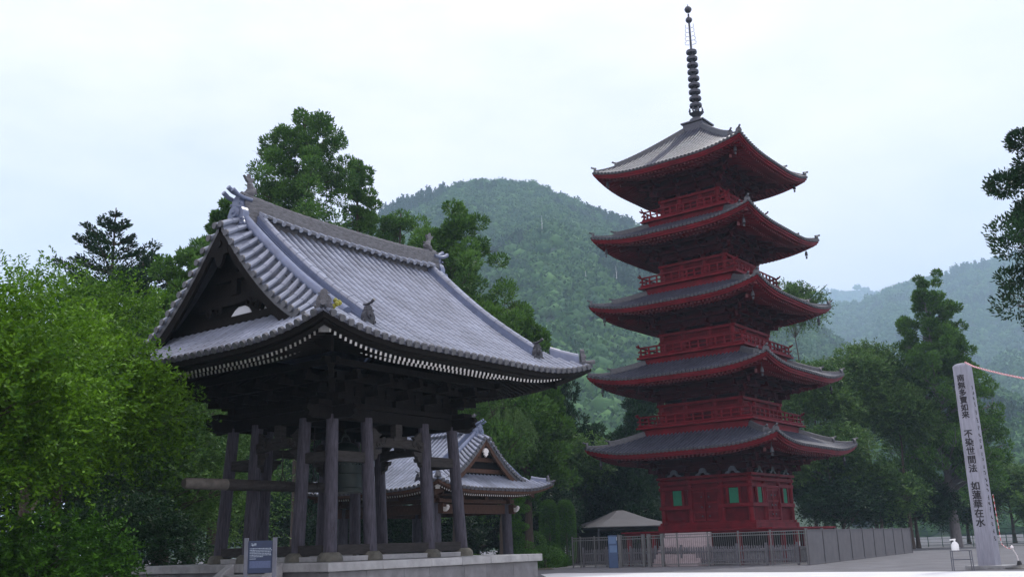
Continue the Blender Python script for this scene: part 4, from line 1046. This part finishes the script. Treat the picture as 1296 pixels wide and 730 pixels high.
def broadleaf(name, label, cat, x, y, h, rad, cz, seed, mt, leaf, ntw, per, tl=.7, group=None, tr=.16, barkm=None, K=9, weep=0.0, up=.35, blob=(.38, .55)):
    rng = np.random.default_rng(seed); root = thing(name, label, cat, (x, y, 0), 0, group); rad = np.array(rad, float)
    bc = sphere(rng, K); bc[:, 2] = np.abs(bc[:, 2]) * 1.0 - .35; bc *= rng.uniform(.45, .72, (K, 1)); br_ = rng.uniform(*blob, K)
    trunk_mesh(root, h * .8, tr, seed, barkm or BARK, 2, rad[0] * .6, .25, ends=bc * 1.12 * rad + np.array([0, 0, cz]))
    bi = rng.integers(0, K, ntw); u = sphere(rng, ntw); u[:, 2] = u[:, 2] * .9 + .12; u = unit(u)
    o = (bc[bi] + u * (br_[bi] * rng.uniform(.55, 1.0, ntw) ** .5)[:, None]) * rad + np.array([0, 0, cz])
    d = unit(u * .75 + np.array([0, 0, up]) + rng.normal(size=(ntw, 3)) * .45)
    L = tl * rng.uniform(.5, 1.25, ntw)
    if weep: d = unit(u * .35 + rng.normal(size=(ntw, 3)) * .12 + np.array([0, 0, -1.0])); L = tl * rng.uniform(.6, 1.4, ntw)
    t = (np.arange(per) + .5) / per
    P = o[:, None] + d[:, None] * (L[:, None] * t)[..., None]; P[..., 2] -= (L[:, None] * t ** 2) * (.28 if not weep else 0)
    sd = unit(np.cross(d, np.array([0, 0, 1.0]) + rng.normal(size=(ntw, 3)) * .3)); sg = np.where(np.arange(per) % 2 == 0, 1, -1)
    ld = d[:, None] * .55 + sd[:, None] * sg[None, :, None] + rng.normal(size=(ntw, per, 3)) * .4
    if weep: ld[..., 2] -= .8
    nn = np.array([0, 0, 1.0]) + rng.normal(size=(ntw, per, 3)) * .55
    V = leaves(P.reshape(-1, 3), ld.reshape(-1, 3), nn.reshape(-1, 3), leaf * rng.uniform(.55, 1.5, ntw * per), leaf * .52)
    quads('crown', V, mt, root)
    return root
def conifer(name, label, cat, x, y, h, r, base, seed, mt, leaf, nb, per, group=None, tr=.3, barkm=None, flat=1.0, pw=.75, csz=(.13, .22), lean=0.0, gap=0.0, asym=0.0):
    rng = np.random.default_rng(seed); root = thing(name, label, cat, (x, y, 0), 0, group)
    cs, rs, tips = [], [], []
    for i in range(nb):
        q = (i + rng.uniform(0, 1)) / nb
        if gap and math.sin(q * 23 + seed) > 1 - gap: continue
        z = base + (h - .24 * r - base) * q; R_ = r * ((1 - q) ** pw * .92 + .08) * rng.uniform(.6, 1.12); a = rng.uniform(0, 2 * PI); R_ *= 1 + asym * math.cos(a)
        if q < .12: R_ *= .55 + 3.5 * q
        tips.append([math.cos(a) * R_ + lean * z * z / h, math.sin(a) * R_, z])
        for k in range(3 if R_ > r * .45 else 2):
            f = rng.uniform(.35, 1.0) if k else 1.0
            cs.append([math.cos(a) * R_ * f + lean * z * z / h, math.sin(a) * R_ * f, z - (1 - f) * -.1 * r + rng.normal() * .12 * r]); rs.append(r * rng.uniform(*csz) * (.55 + .6 * (1 - q)))
    for q in np.linspace(.55, 1.0, 9):
        cs.append([lean * h * q * q + rng.normal() * .05 * r, rng.normal() * .05 * r, base + (h - .24 * r - base) * q - .1 * r]); rs.append(r * csz[0] * (1.5 - 1.0 * q))
    trunk_mesh(root, h * .97, tr, seed, barkm or BARK, 0, r * .8, base / h, lean, .006, ends=tips)
    cs = np.array(cs); rs = np.array(rs); n = len(cs)
    bi = np.repeat(np.arange(n), per); u = sphere(rng, n * per); u[:, 2] = u[:, 2] * .8 + .25
    rr = rng.uniform(.35, 1.0, n * per) ** .6
    P = cs[bi] + u * (rs[bi] * rr)[:, None] * np.array([1.1, 1.1, flat])
    d = u * np.array([1, 1, max(.35, flat)]) + np.array([0, 0, .35]) + rng.normal(size=(n * per, 3)) * .4
    V = leaves(P, d, sphere(rng, n * per), leaf * rng.uniform(.7, 1.3, n * per), leaf * .42)
    quads('crown', V, mt, root)
    return root
def clipped(name, label, cat, x, y, shape, seed, mt, leaf, n, group=None):
    """clipped shrub: shape = list of (cx,cy,cz,rx,ry,rz,power)"""
    rng = np.random.default_rng(seed); root = thing(name, label, cat, (x, y, 0), 0, group)
    m = MB(); m.tube([(0, 0, 0), (.02, .02, shape[0][2])], .07, 8); m.build('stem', BARK, root)
    Vs = []; tot = sum(s[3] * s[5] for s in shape)
    for cx, cy, cz, rx, ry, rz, pw in shape:
        k = int(n * rx * rz / tot); u = sphere(rng, k); q = (np.abs(u) ** pw).sum(1) ** (1 / pw); p = u / q[:, None]
        bump = 1 + .05 * np.sin(p[:, 0] * 9 + seed) * np.sin(p[:, 1] * 8) + rng.uniform(-.1, .03, k)
        nrm = unit(np.sign(p) * np.abs(p) ** (pw - 1) / np.array([rx, ry, rz])); P = p * bump[:, None] * np.array([rx, ry, rz]) + np.array([cx, cy, cz])
        Vs.append(leaves(P, nrm * .35 + rng.normal(size=(k, 3)) * .6, nrm + rng.normal(size=(k, 3)) * .6, leaf * rng.uniform(.7, 1.3, k), leaf * .6))
    quads('foliage', np.concatenate(Vs), mt, root)
    return root

def P_(px, py, Y): return at(px, py, Y)
# near broad-leaved trees on the left
G1 = 'leafy trees left of the bell tower'
broadleaf('leafy_tree', 'big bright green leafy tree filling the left edge, nearest of the leafy trees', 'tree', -11.2, 19.5, 7.2, (4.4, 3.4, 4.3), 4.3, 11, LEAF_BUSH, .1, 5200, 18, .8, G1, .2, K=34, blob=(.2, .36))
broadleaf('leafy_tree', 'bright green leafy tree reaching to the left eave of the bell tower', 'tree', -10.6, 23.6, 7.6, (3.1, 2.5, 3.5), 4.6, 12, LEAF_BUSH, .11, 3600, 18, .85, G1, .18, K=26, blob=(.22, .38))
broadleaf('leafy_tree', 'loose pale leafy tree with wispy top rising behind the left leafy trees', 'tree', -14.6, 30.5, 10.6, (3.6, 3, 2.6), 8.3, 13, LEAF_BUSH, .12, 1300, 16, 1.2, G1, .2, K=12)
broadleaf('leafy_shrub', 'leafy shrub darkened to stand in for shade under the bright tree beside the platform corner', 'shrub', -9.6, 20.8, 2.2, (2.6, 1.6, 1.6), 1.0, 14, LEAF_HEDGE, .085, 1800, 16, .5, None, .06, K=8)  # darker leaf colour imitates the shade at the foot of the bright tree
broadleaf('leafy_tree', 'shaded leafy tree seen between the left columns of the bell tower', 'tree', -14.0, 40.0, 9, (5.0, 3.5, 4.4), 4.6, 15, LEAF_MID, .13, 3000, 16, 1.0, G1, .2, K=12)
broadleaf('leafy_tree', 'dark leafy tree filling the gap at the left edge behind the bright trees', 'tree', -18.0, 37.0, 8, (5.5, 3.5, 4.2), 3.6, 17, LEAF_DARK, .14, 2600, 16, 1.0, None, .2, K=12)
broadleaf('leafy_shrub', 'low dark undergrowth behind the platform on the left', 'shrub', -13.6, 34.2, 3.4, (3.8, 1.6, 2.0), 1.5, 16, LEAF_DARK, .11, 2200, 16, .6, None, .06, K=9)
# conifers behind the bell tower
G2 = 'tall cedars behind the bell tower'
def con(name, label, px, py, Y, r, base, seed, mt, nb, per, leaf, group=None, **kw):
    p = at(px, py, Y); return conifer(name, label, 'tree', p.x, p.y, p.z, r, base, seed, mt, leaf, nb, per, group, **kw)
con('cedar_tree', 'tallest rounded cedar rising behind the bell tower ridge', 385, 135, 68, 6.6, 9, 21, LEAF_CEDAR, 105, 420, .24, G2, pw=.45, csz=(.13, .2))
con('cedar_tree', 'smaller side cedar on the right shoulder of the tallest cedar', 452, 195, 71, 3.4, 9, 22, LEAF_CEDAR, 44, 380, .24, G2, pw=.5, csz=(.18, .27))
con('cedar_tree', 'broad cedar behind the right end of the bell tower ridge', 572, 262, 66, 6.0, 5, 23, LEAF_CEDAR, 90, 420, .24, G2, pw=.42, csz=(.13, .21), asym=.1)
con('cedar_tree', 'bushy cedar between the two tallest cedars behind the ridge', 505, 258, 74, 5.0, 6, 24, LEAF_CEDAR, 60, 380, .24, G2, pw=.42, csz=(.17, .26))
con('cedar_tree', 'round topped cedar just above the right roof slope of the bell tower', 660, 388, 68, 3.0, 4.5, 25, LEAF_CEDAR, 50, 420, .24, G2, pw=.33, csz=(.2, .3))
def fir(name, label, px, py, Y, r, base, seed, mt):
    p = at(px, py, Y); h = p.z; rng = np.random.default_rng(seed); root = thing(name, label, 'tree', (p.x, p.y, 0))
    m = MB(); m.tube([(0, 0, 0), (.05, 0, h * .5), (0, 0, h)], [.28, .16, .03], 8); Vs = []
    nl = 12
    for i in range(nl):
        q = i / (nl - 1); z = base + (h - .5 - base) * q; L0 = r * min(1.0, (1 - q) * (h - base) / 3.6) ** .95 + .22
        for k in range(6):
            a = k * PI / 3 + i * .7 + rng.normal() * .25; L = L0 * rng.uniform(.55, 1.12); d = np.array([math.cos(a), math.sin(a), .12 + .3 * q]); sd = np.array([-d[1], d[0], 0])
            pts = [np.array([0, 0, z]) + d * L * t + np.array([0, 0, .12 * L * t * t]) for t in (0, .4, .75, 1)]
            m.tube(pts, [.05, .035, .022, .01], 5)
            n = int(150 * L); t = rng.uniform(.22, 1.02, n) ** .8; w_ = (.1 + .32 * L * np.clip(1.1 - t, 0, 1) ** .6) * rng.uniform(-1, 1, n)
            P = np.array([0, 0, z]) + d * (L * t)[:, None] + np.array([0, 0, .12 * L]) * (t * t)[:, None] + sd * w_[:, None] + rng.normal(size=(n, 3)) * np.array([.04, .04, .05])
            D = d * .7 + sd * np.sign(w_)[:, None] * .6 + np.array([0, 0, .25]) + rng.normal(size=(n, 3)) * .3
            Vs.append(leaves(P, D, np.array([0, 0, 1.]) + rng.normal(size=(n, 3)) * .6, .2 * rng.uniform(.7, 1.3, n), .085))
    m.build('trunk', BARK, root, smooth=True); quads('crown', np.concatenate(Vs), mt, root)
fir('fir_tree', 'sparse layered fir with flat branches standing against the sky on the left', 147, 263, 52, 2.75, 10.5, 26, LEAF_DARK)
for i, (px, py, Y, r, lb) in enumerate(((182, 322, 47, 3.2, 'dark conifer right of the sparse fir'), (225, 322, 45, 3.0, 'dark conifer with pointed top between fir and tower roof'), (258, 300, 46, 3.0, 'dark conifer touching the left verge of the tower roof'), (118, 352, 50, 3.4, 'dark conifer left of and below the sparse fir'), (286, 252, 52, 2.2, 'narrow conifer showing left of the ridge end'))):
    con('conifer_tree', lb, px, py, Y, r, 3, 40 + i, LEAF_CEDAR if i != 0 else LEAF_DARK, 56, 300, .2, 'dark conifers on the left', pw=.45, csz=(.17, .26))
# behind and round the pavilion
p = at(632, 498, 63); broadleaf('weeping_tree', 'pale green weeping tree with hanging strands behind the pavilion gable', 'tree', p.x, 63, p.z, (2.1, 1.8, 1.7), p.z - 1.8, 51, LEAF_WEEP, .13, 1100, 22, 1.7, None, .25, K=9, weep=1.0)
for i, (px, py, Y, r, base, mt, lb) in enumerate((
        (700, 470, 84, 4.2, 1, LEAF_DARK, 'dark cedar behind the right roof corner of the bell tower'), (655, 500, 80, 3.4, 1, LEAF_DARK, 'dark cedar right behind the weeping tree'),
        (745, 535, 88, 4.0, 1, LEAF_DARK, 'broad dark conifer above the clipped hedges'), (812, 485, 92, 4.2, 1, LEAF_DARK, 'dark pointed conifer touching the left side of the pagoda'),
        (352, 470, 92, 5.5, 1, LEAF_DARK, 'dark conifer far behind the left columns of the bell tower'), (415, 480, 88, 5.0, 1, LEAF_DARK, 'dark conifer far behind the bell and the corner column'), (480, 500, 90, 4.6, 1, LEAF_DARK, 'dark conifer far behind the tower, left of the pavilion roof'),
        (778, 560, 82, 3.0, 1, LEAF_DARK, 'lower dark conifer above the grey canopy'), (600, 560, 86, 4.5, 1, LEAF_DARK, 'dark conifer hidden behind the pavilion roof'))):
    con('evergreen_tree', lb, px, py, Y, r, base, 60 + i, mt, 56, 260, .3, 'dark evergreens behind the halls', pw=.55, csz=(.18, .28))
for i, (px, py, Y, rx, rz, mt, lb) in enumerate((
        (722, 545, 80, 3.6, 3.0, LEAF_MID, 'mid green leafy tree above the clipped hedges'), (770, 545, 96, 4.5, 4.0, LEAF_MID, 'leafy tree between the dark conifers left of the pagoda'),
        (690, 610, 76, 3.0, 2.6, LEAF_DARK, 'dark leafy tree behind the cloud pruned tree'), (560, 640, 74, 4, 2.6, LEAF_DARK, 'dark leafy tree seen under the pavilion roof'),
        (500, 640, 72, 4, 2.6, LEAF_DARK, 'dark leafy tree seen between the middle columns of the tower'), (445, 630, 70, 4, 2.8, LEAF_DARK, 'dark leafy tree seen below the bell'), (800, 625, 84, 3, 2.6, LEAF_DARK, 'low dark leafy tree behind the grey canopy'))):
    p = at(px, py, Y); broadleaf('leafy_tree', lb, 'tree', p.x, Y, p.z, (rx, rx * .8, rz), max(rz * .55, p.z - rz), 70 + i, mt, .2, 1500, 15, .9, 'leafy trees round the pavilion', .16, K=9)
# clipped shrubs
p = at(696, 690, 71); clipped('columnar_hedge', 'left one of two tall round topped clipped hedges', 'hedge', p.x, 71, [(0, 0, 2.2, .68, .68, 2.15, 3.4)], 81, LEAF_HEDGE, .055, 17000, 'tall clipped hedges')
p = at(717.5, 690, 71); clipped('columnar_hedge', 'right one of two tall round topped clipped hedges, nearer the canopy', 'hedge', p.x, 71.2, [(0, 0, 2.2, .68, .68, 2.13, 3.4)], 82, LEAF_HEDGE, .055, 17000, 'tall clipped hedges')
rng = np.random.default_rng(5)
p = at(657, 690, 64); clipped('cloud_pruned_tree', 'cloud pruned tree of stacked green pads right of the pavilion column', 'tree', p.x, 64, [(rng.uniform(-.5, .5), rng.uniform(-.3, .3), .9 + i * .55, .95 - .07 * i, .8 - .06 * i, .27, 2.2) for i in range(8)], 83, LEAF_HEDGE, .08, 9000)
for i, (px, py, Y, r, h, lb) in enumerate(((690, 708, 67, 1.25, 1.35, 'largest round clipped shrub right of the tower platform'), (694, 700, 70, .85, 1.6, 'yellow green round shrub behind the largest clipped shrub'), (706, 706, 68.5, .7, .9, 'small round shrub beside the left end of the metal railing'), (668, 700, 66, .9, 1.2, 'rounded shrub at the platform corner'), (608, 704, 60, 1.6, .9, 'low spreading clipped shrub under the pavilion eave'), (675, 690, 69, .9, 2.3, 'upright leafy shrub under the cloud pruned tree'), (590, 700, 64, 1.6, 1.0, 'long low clipped shrub behind the last tower column'))):
    p = at(px, py, Y); clipped('round_shrub', lb, 'shrub', p.x, Y, [(0, 0, h * .45, r, r * .9, h * .55, 2.3)], 90 + i, LEAF_HEDGE, .08, 4500, 'clipped shrubs by the pavilion')
p = at(660, 710, 66)
# right of the pagoda
for i, (px, py, Y, rx, rz, mt, n, lb) in enumerate((
        (1080, 412, 100, 7.0, 6.2, LEAF_MID, 4600, 'large spreading leafy tree right of the pagoda'), (1000, 342, 108, 4.2, 4.4, LEAF_MID, 1100, 'thin topped leafy tree peeping between the upper pagoda roofs'),
        (1128, 470, 97, 4.6, 4.6, LEAF_MID, 2200, 'leafy tree between the spreading tree and the far right cedar'), (1022, 440, 96, 5.6, 5.2, LEAF_MID, 3000, 'mid green leafy tree showing between the third and fourth pagoda roofs'), (1040, 520, 92, 5.2, 4.4, LEAF_MID, 2400, 'dark leafy tree low behind the right side of the pagoda'),
        (1105, 575, 92, 5.0, 3.6, LEAF_MID, 2200, 'dark leafy tree above the solid panel fence'), (1150, 590, 100, 4.4, 3.6, LEAF_DARK, 1800, 'dark leafy tree above the end of the panel fence'),
        (985, 560, 94, 4.0, 3.5, LEAF_DARK, 1500, 'dark leafy tree against the right wall of the pagoda'), (1060, 600, 90, 4.6, 2.6, LEAF_DARK, 1800, 'low dark leafy tree just behind the panel fence'),
        (1268, 572, 118, 5.2, 4.4, LEAF_MID, 2400, 'light green leafy tree behind the inscribed post'), (1330, 590, 112, 5.0, 4.0, LEAF_MID, 1500, 'light green leafy tree at the far right edge'), (1215, 600, 122, 4.8, 4.0, LEAF_DARK, 1500, 'dark leafy tree left of the inscribed post'))):
    p = at(px, py, Y); broadleaf('leafy_tree', lb, 'tree', p.x, Y, p.z, (rx, rx * .8, rz), max(rz * .6, p.z - rz), 110 + i, mt, .25, int(n * 1.15), 15, 1.2, 'leafy trees right of the pagoda', .22, K=26, blob=(.2, .36), barkm=BARK)
con('cedar_tree', 'tall dark cedar with bare grey trunk left of the inscribed post', 1166, 349, 99, 6.3, 6, 131, LEAF_CEDAR, 150, 280, .28, None, pw=.6, csz=(.09, .15), tr=.45, barkm=BARK_G)
conifer('cedar_tree', 'dark cedar whose drooping boughs hang in from the right edge of the picture', 'tree', 18.3, 30.0, 15.2, 3.7, 8.0, 133, LEAF_DARK, .14, 52, 560, None, .3, pw=.5, csz=(.13, .2))
rf_ = None

# ------------------------------------------------------------------ wooded hills
from mathutils import noise as MN
FOREST = leafmat('forest_canopy', (0.022, 0.07, 0.028), (0.075, 0.165, 0.042), 0.0, 0.05, 0.8)
FOREST_C = leafmat('forest_conifer', (0.014, 0.04, 0.02), (0.03, 0.075, 0.03), 0.0, 0.02, 0.8)
HILLM = mat('hill_soil', (.02, .045, .018), .95, .3, .02)
def ico(sub, seed, amp):
    import bmesh
    b = bmesh.new(); bmesh.ops.create_icosphere(b, subdivisions=sub, radius=1.0)
    for v in b.verts:
        n = MN.noise(v.co * 1.7 + Vector((seed, 0, 0))) * .6 + MN.noise(v.co * 4.0 + Vector((seed, 5, 0))) * .5; v.co *= 1 + amp * n
    V = np.array([v.co[:] for v in b.verts]); F = np.array([[v.index for v in f.verts] for f in b.faces]); b.free(); return V, F
def hill(nm, crest, Yc, Yf, seed, amp, fscale, ntree, rr, sub, lbl, con_frac=.15, back=.5, tmin=.05, yvar=0.0):
    rng = np.random.default_rng(seed); px = np.array([c[0] for c in crest], float); py = np.array([c[1] for c in crest], float)
    def surf(p, t):
        y = np.interp(p, px, py); yc = Yc * (1 + yvar * math.sin(p * .011 + seed)); c = at(p, y, yc); ya = Yf + (yc - Yf) * t; x = c.x * ya / yc
        tt = min(t, 1.0); z = (c.z + 3) * (tt ** 1.08) - 3
        if t > 1: z -= (t - 1) * c.z * 1.2
        n = MN.noise(Vector((x * fscale, ya * fscale * .6, seed))) + .5 * MN.noise(Vector((x * fscale * 2.3, ya * fscale * 1.5, seed + 9)))
        rdg = MN.noise(Vector((p * .02, t * 1.2, seed * 3.1)))
        z += amp * (n + rdg) * math.sin(PI * min(1, tt)) ** .8 * .7
        return Vector((x, ya, z))
    ps = np.linspace(px[0], px[-1], 70); ts = np.concatenate([np.linspace(0, 1, 26), np.linspace(1.08, 1 + back, 5)])
    m = MB(); m.grid([[surf(p, t) for t in ts] for p in ps]); kind(m.build(nm, HILLM, smooth=True), 'structure')
    temps = [ico(sub, seed * 7 + k, .5) for k in range(5)]
    groups = {0: [], 1: []}
    Vs, Fs, ms, off = [], [], [], 0; LQ, LM = [], []
    cands = ntree
    for i in range(cands):
        t = tmin + (1.01 - tmin) * rng.uniform(0, 1) ** .8; p = rng.uniform(px[0], px[-1]); s = surf(p, t); r = rng.uniform(*rr) * (.8 + .4 * rng.uniform())
        cf = MN.noise(Vector((s.x * .012, s.y * .012, 3.3 + seed))) > .5 - con_frac - (.18 if t > .93 else 0)
        V, F = temps[i % 5]; a = rng.uniform(0, 6.3); ca, sa = math.cos(a), math.sin(a)
        if cf: sc_ = np.array([r * .6, r * .6, r * 1.25])
        else: sc_ = np.array([r, r, r * rng.uniform(.65, .95)])
        W = V * sc_
        if cf: k = np.clip(1.05 - (V[:, 2] + 1) * .42, .12, 1); W[:, 0] *= k; W[:, 1] *= k
        W = np.stack([W[:, 0] * ca - W[:, 1] * sa, W[:, 0] * sa + W[:, 1] * ca, W[:, 2]], 1) + np.array([s.x, s.y, s.z + r * (.55 if not cf else .9)])
        Vs.append(W); Fs.append(F + off); off += len(W); ms.append(np.full(len(F), 1 if cf else 0))
        nq = 44; u = sphere(rng, nq); u[:, 2] = np.abs(u[:, 2]) * 1.1 - .15; q = u * sc_ * rng.uniform(.85, 1.12, (nq, 1))
        if cf: k = np.clip(1.05 - (u[:, 2] + 1) * .42, .12, 1)[:, None]; q[:, :2] *= k
        q = q + np.array([s.x, s.y, s.z + r * (.55 if not cf else .9)])
        LQ.append(leaves(q, u + rng.normal(size=(nq, 3)) * .7, sphere(rng, nq), r * .42 * rng.uniform(.6, 1.3, nq), r * .3)); LM.append(np.full(nq, 1 if cf else 0))
    LQ = np.concatenate(LQ).reshape(-1, 3); LM = np.repeat(np.concatenate(LM), 2); i4 = np.arange(len(LQ)).reshape(-1, 4) + off
    Vs.append(LQ); Fs.append(np.stack([i4[:, [0, 1, 2]], i4[:, [0, 2, 3]]], 1).reshape(-1, 3)); ms.append(LM)
    V = np.concatenate(Vs); F = np.concatenate(Fs); M_ = np.concatenate(ms); n = len(F)
    me = bpy.data.meshes.new('forest'); me.vertices.add(len(V)); me.vertices.foreach_set('co', V.reshape(-1).astype(np.float32))
    me.loops.add(n * 3); me.loops.foreach_set('vertex_index', F.reshape(-1).astype(np.int32)); me.polygons.add(n); me.polygons.foreach_set('loop_start', np.arange(n, dtype=np.int32) * 3)
    me.materials.append(FOREST); me.materials.append(FOREST_C); me.polygons.foreach_set('material_index', M_.astype(np.int32)); me.update(calc_edges=True)
    o = bpy.data.objects.new('forest', me); COL.objects.link(o); kind(o, 'stuff'); tag(o, lbl, 'forest')
    return surf
h1 = hill('wooded_hill', [(150, 470), (260, 400), (380, 320), (460, 283), (512, 259), (560, 244), (600, 235), (635, 233), (680, 240), (720, 256), (760, 272), (800, 288), (860, 318), (920, 352), (1000, 402), (1080, 452), (1160, 520)], 1200, 300, 3, 42, .004, 10500, (4.2, 7.0), 1, 'green woods covering the rounded hill behind the pagoda')
hill('far_hillside', [(940, 430), (1000, 402), (1050, 391), (1100, 379), (1130, 367), (1200, 347), (1256, 333), (1300, 322), (1380, 306), (1500, 300)], 2500, 760, 5, 110, .0018, 7000, (6.5, 11), 1, 'hazy blue woods on the long hillside to the right')
hill('near_spur', [(1120, 600), (1180, 540), (1230, 494), (1258, 500), (1300, 522), (1360, 548), (1440, 560)], 740, 280, 7, 20, .005, 1800, (4, 6.2), 1, 'darker woods on the low spur at the right edge')
hill('distant_ridge', [(960, 400), (1020, 378), (1060, 369), (1085, 367), (1112, 370), (1140, 380), (1200, 400)], 4600, 3200, 9, 100, .001, 1800, (11, 19), 1, 'palest woods on the distant ridge')
# bleached dead trunks on the hill
for i, (px, t, hh) in enumerate(((598, .62, 15), (684, .5, 17), (776, .44, 13), (737, .38, 11))):
    s = h1(px, t); d = thing('dead_tree', 'bare white dead trunk among the hillside trees, ' + ('leftmost of four', 'tallest of the four', 'nearest the pagoda', 'lowest and smallest of four')[i], 'dead tree', s + Vector((0, 0, 2)), 0, 'dead trunks on the hill')
    m = MB(); m.tube([(0, 0, 0), (.2, 0, hh * .5), (-.1, 0, hh)], [.32, .22, .06], 6); m.tube([(.2, 0, hh * .55), (1.0, 0, hh * .72)], [.14, .04], 5); m.build('trunk', DEADW, d)

# ------------------------------------------------------------------ air
m = MB(); m.hexa([(-4200, -120, -1), (4200, -120, -1), (4200, 6200, -1), (-4200, 6200, -1), (-4200, -120, 1450), (4200, -120, 1450), (4200, 6200, 1450), (-4200, 6200, 1450)])
HZ = bpy.data.materials.new('haze_air'); HZ.use_nodes = True; t = HZ.node_tree; t.nodes.remove(t.nodes['Principled BSDF'])
v = t.nodes.new('ShaderNodeVolumePrincipled'); v.inputs['Color'].default_value = (.6, .82, 1.0, 1); v.inputs['Density'].default_value = 0.00026; v.inputs['Anisotropy'].default_value = .0
t.links.new(v.outputs[0], t.nodes['Material Output'].inputs['Volume'])
kind(m.build('haze', HZ), 'stuff')
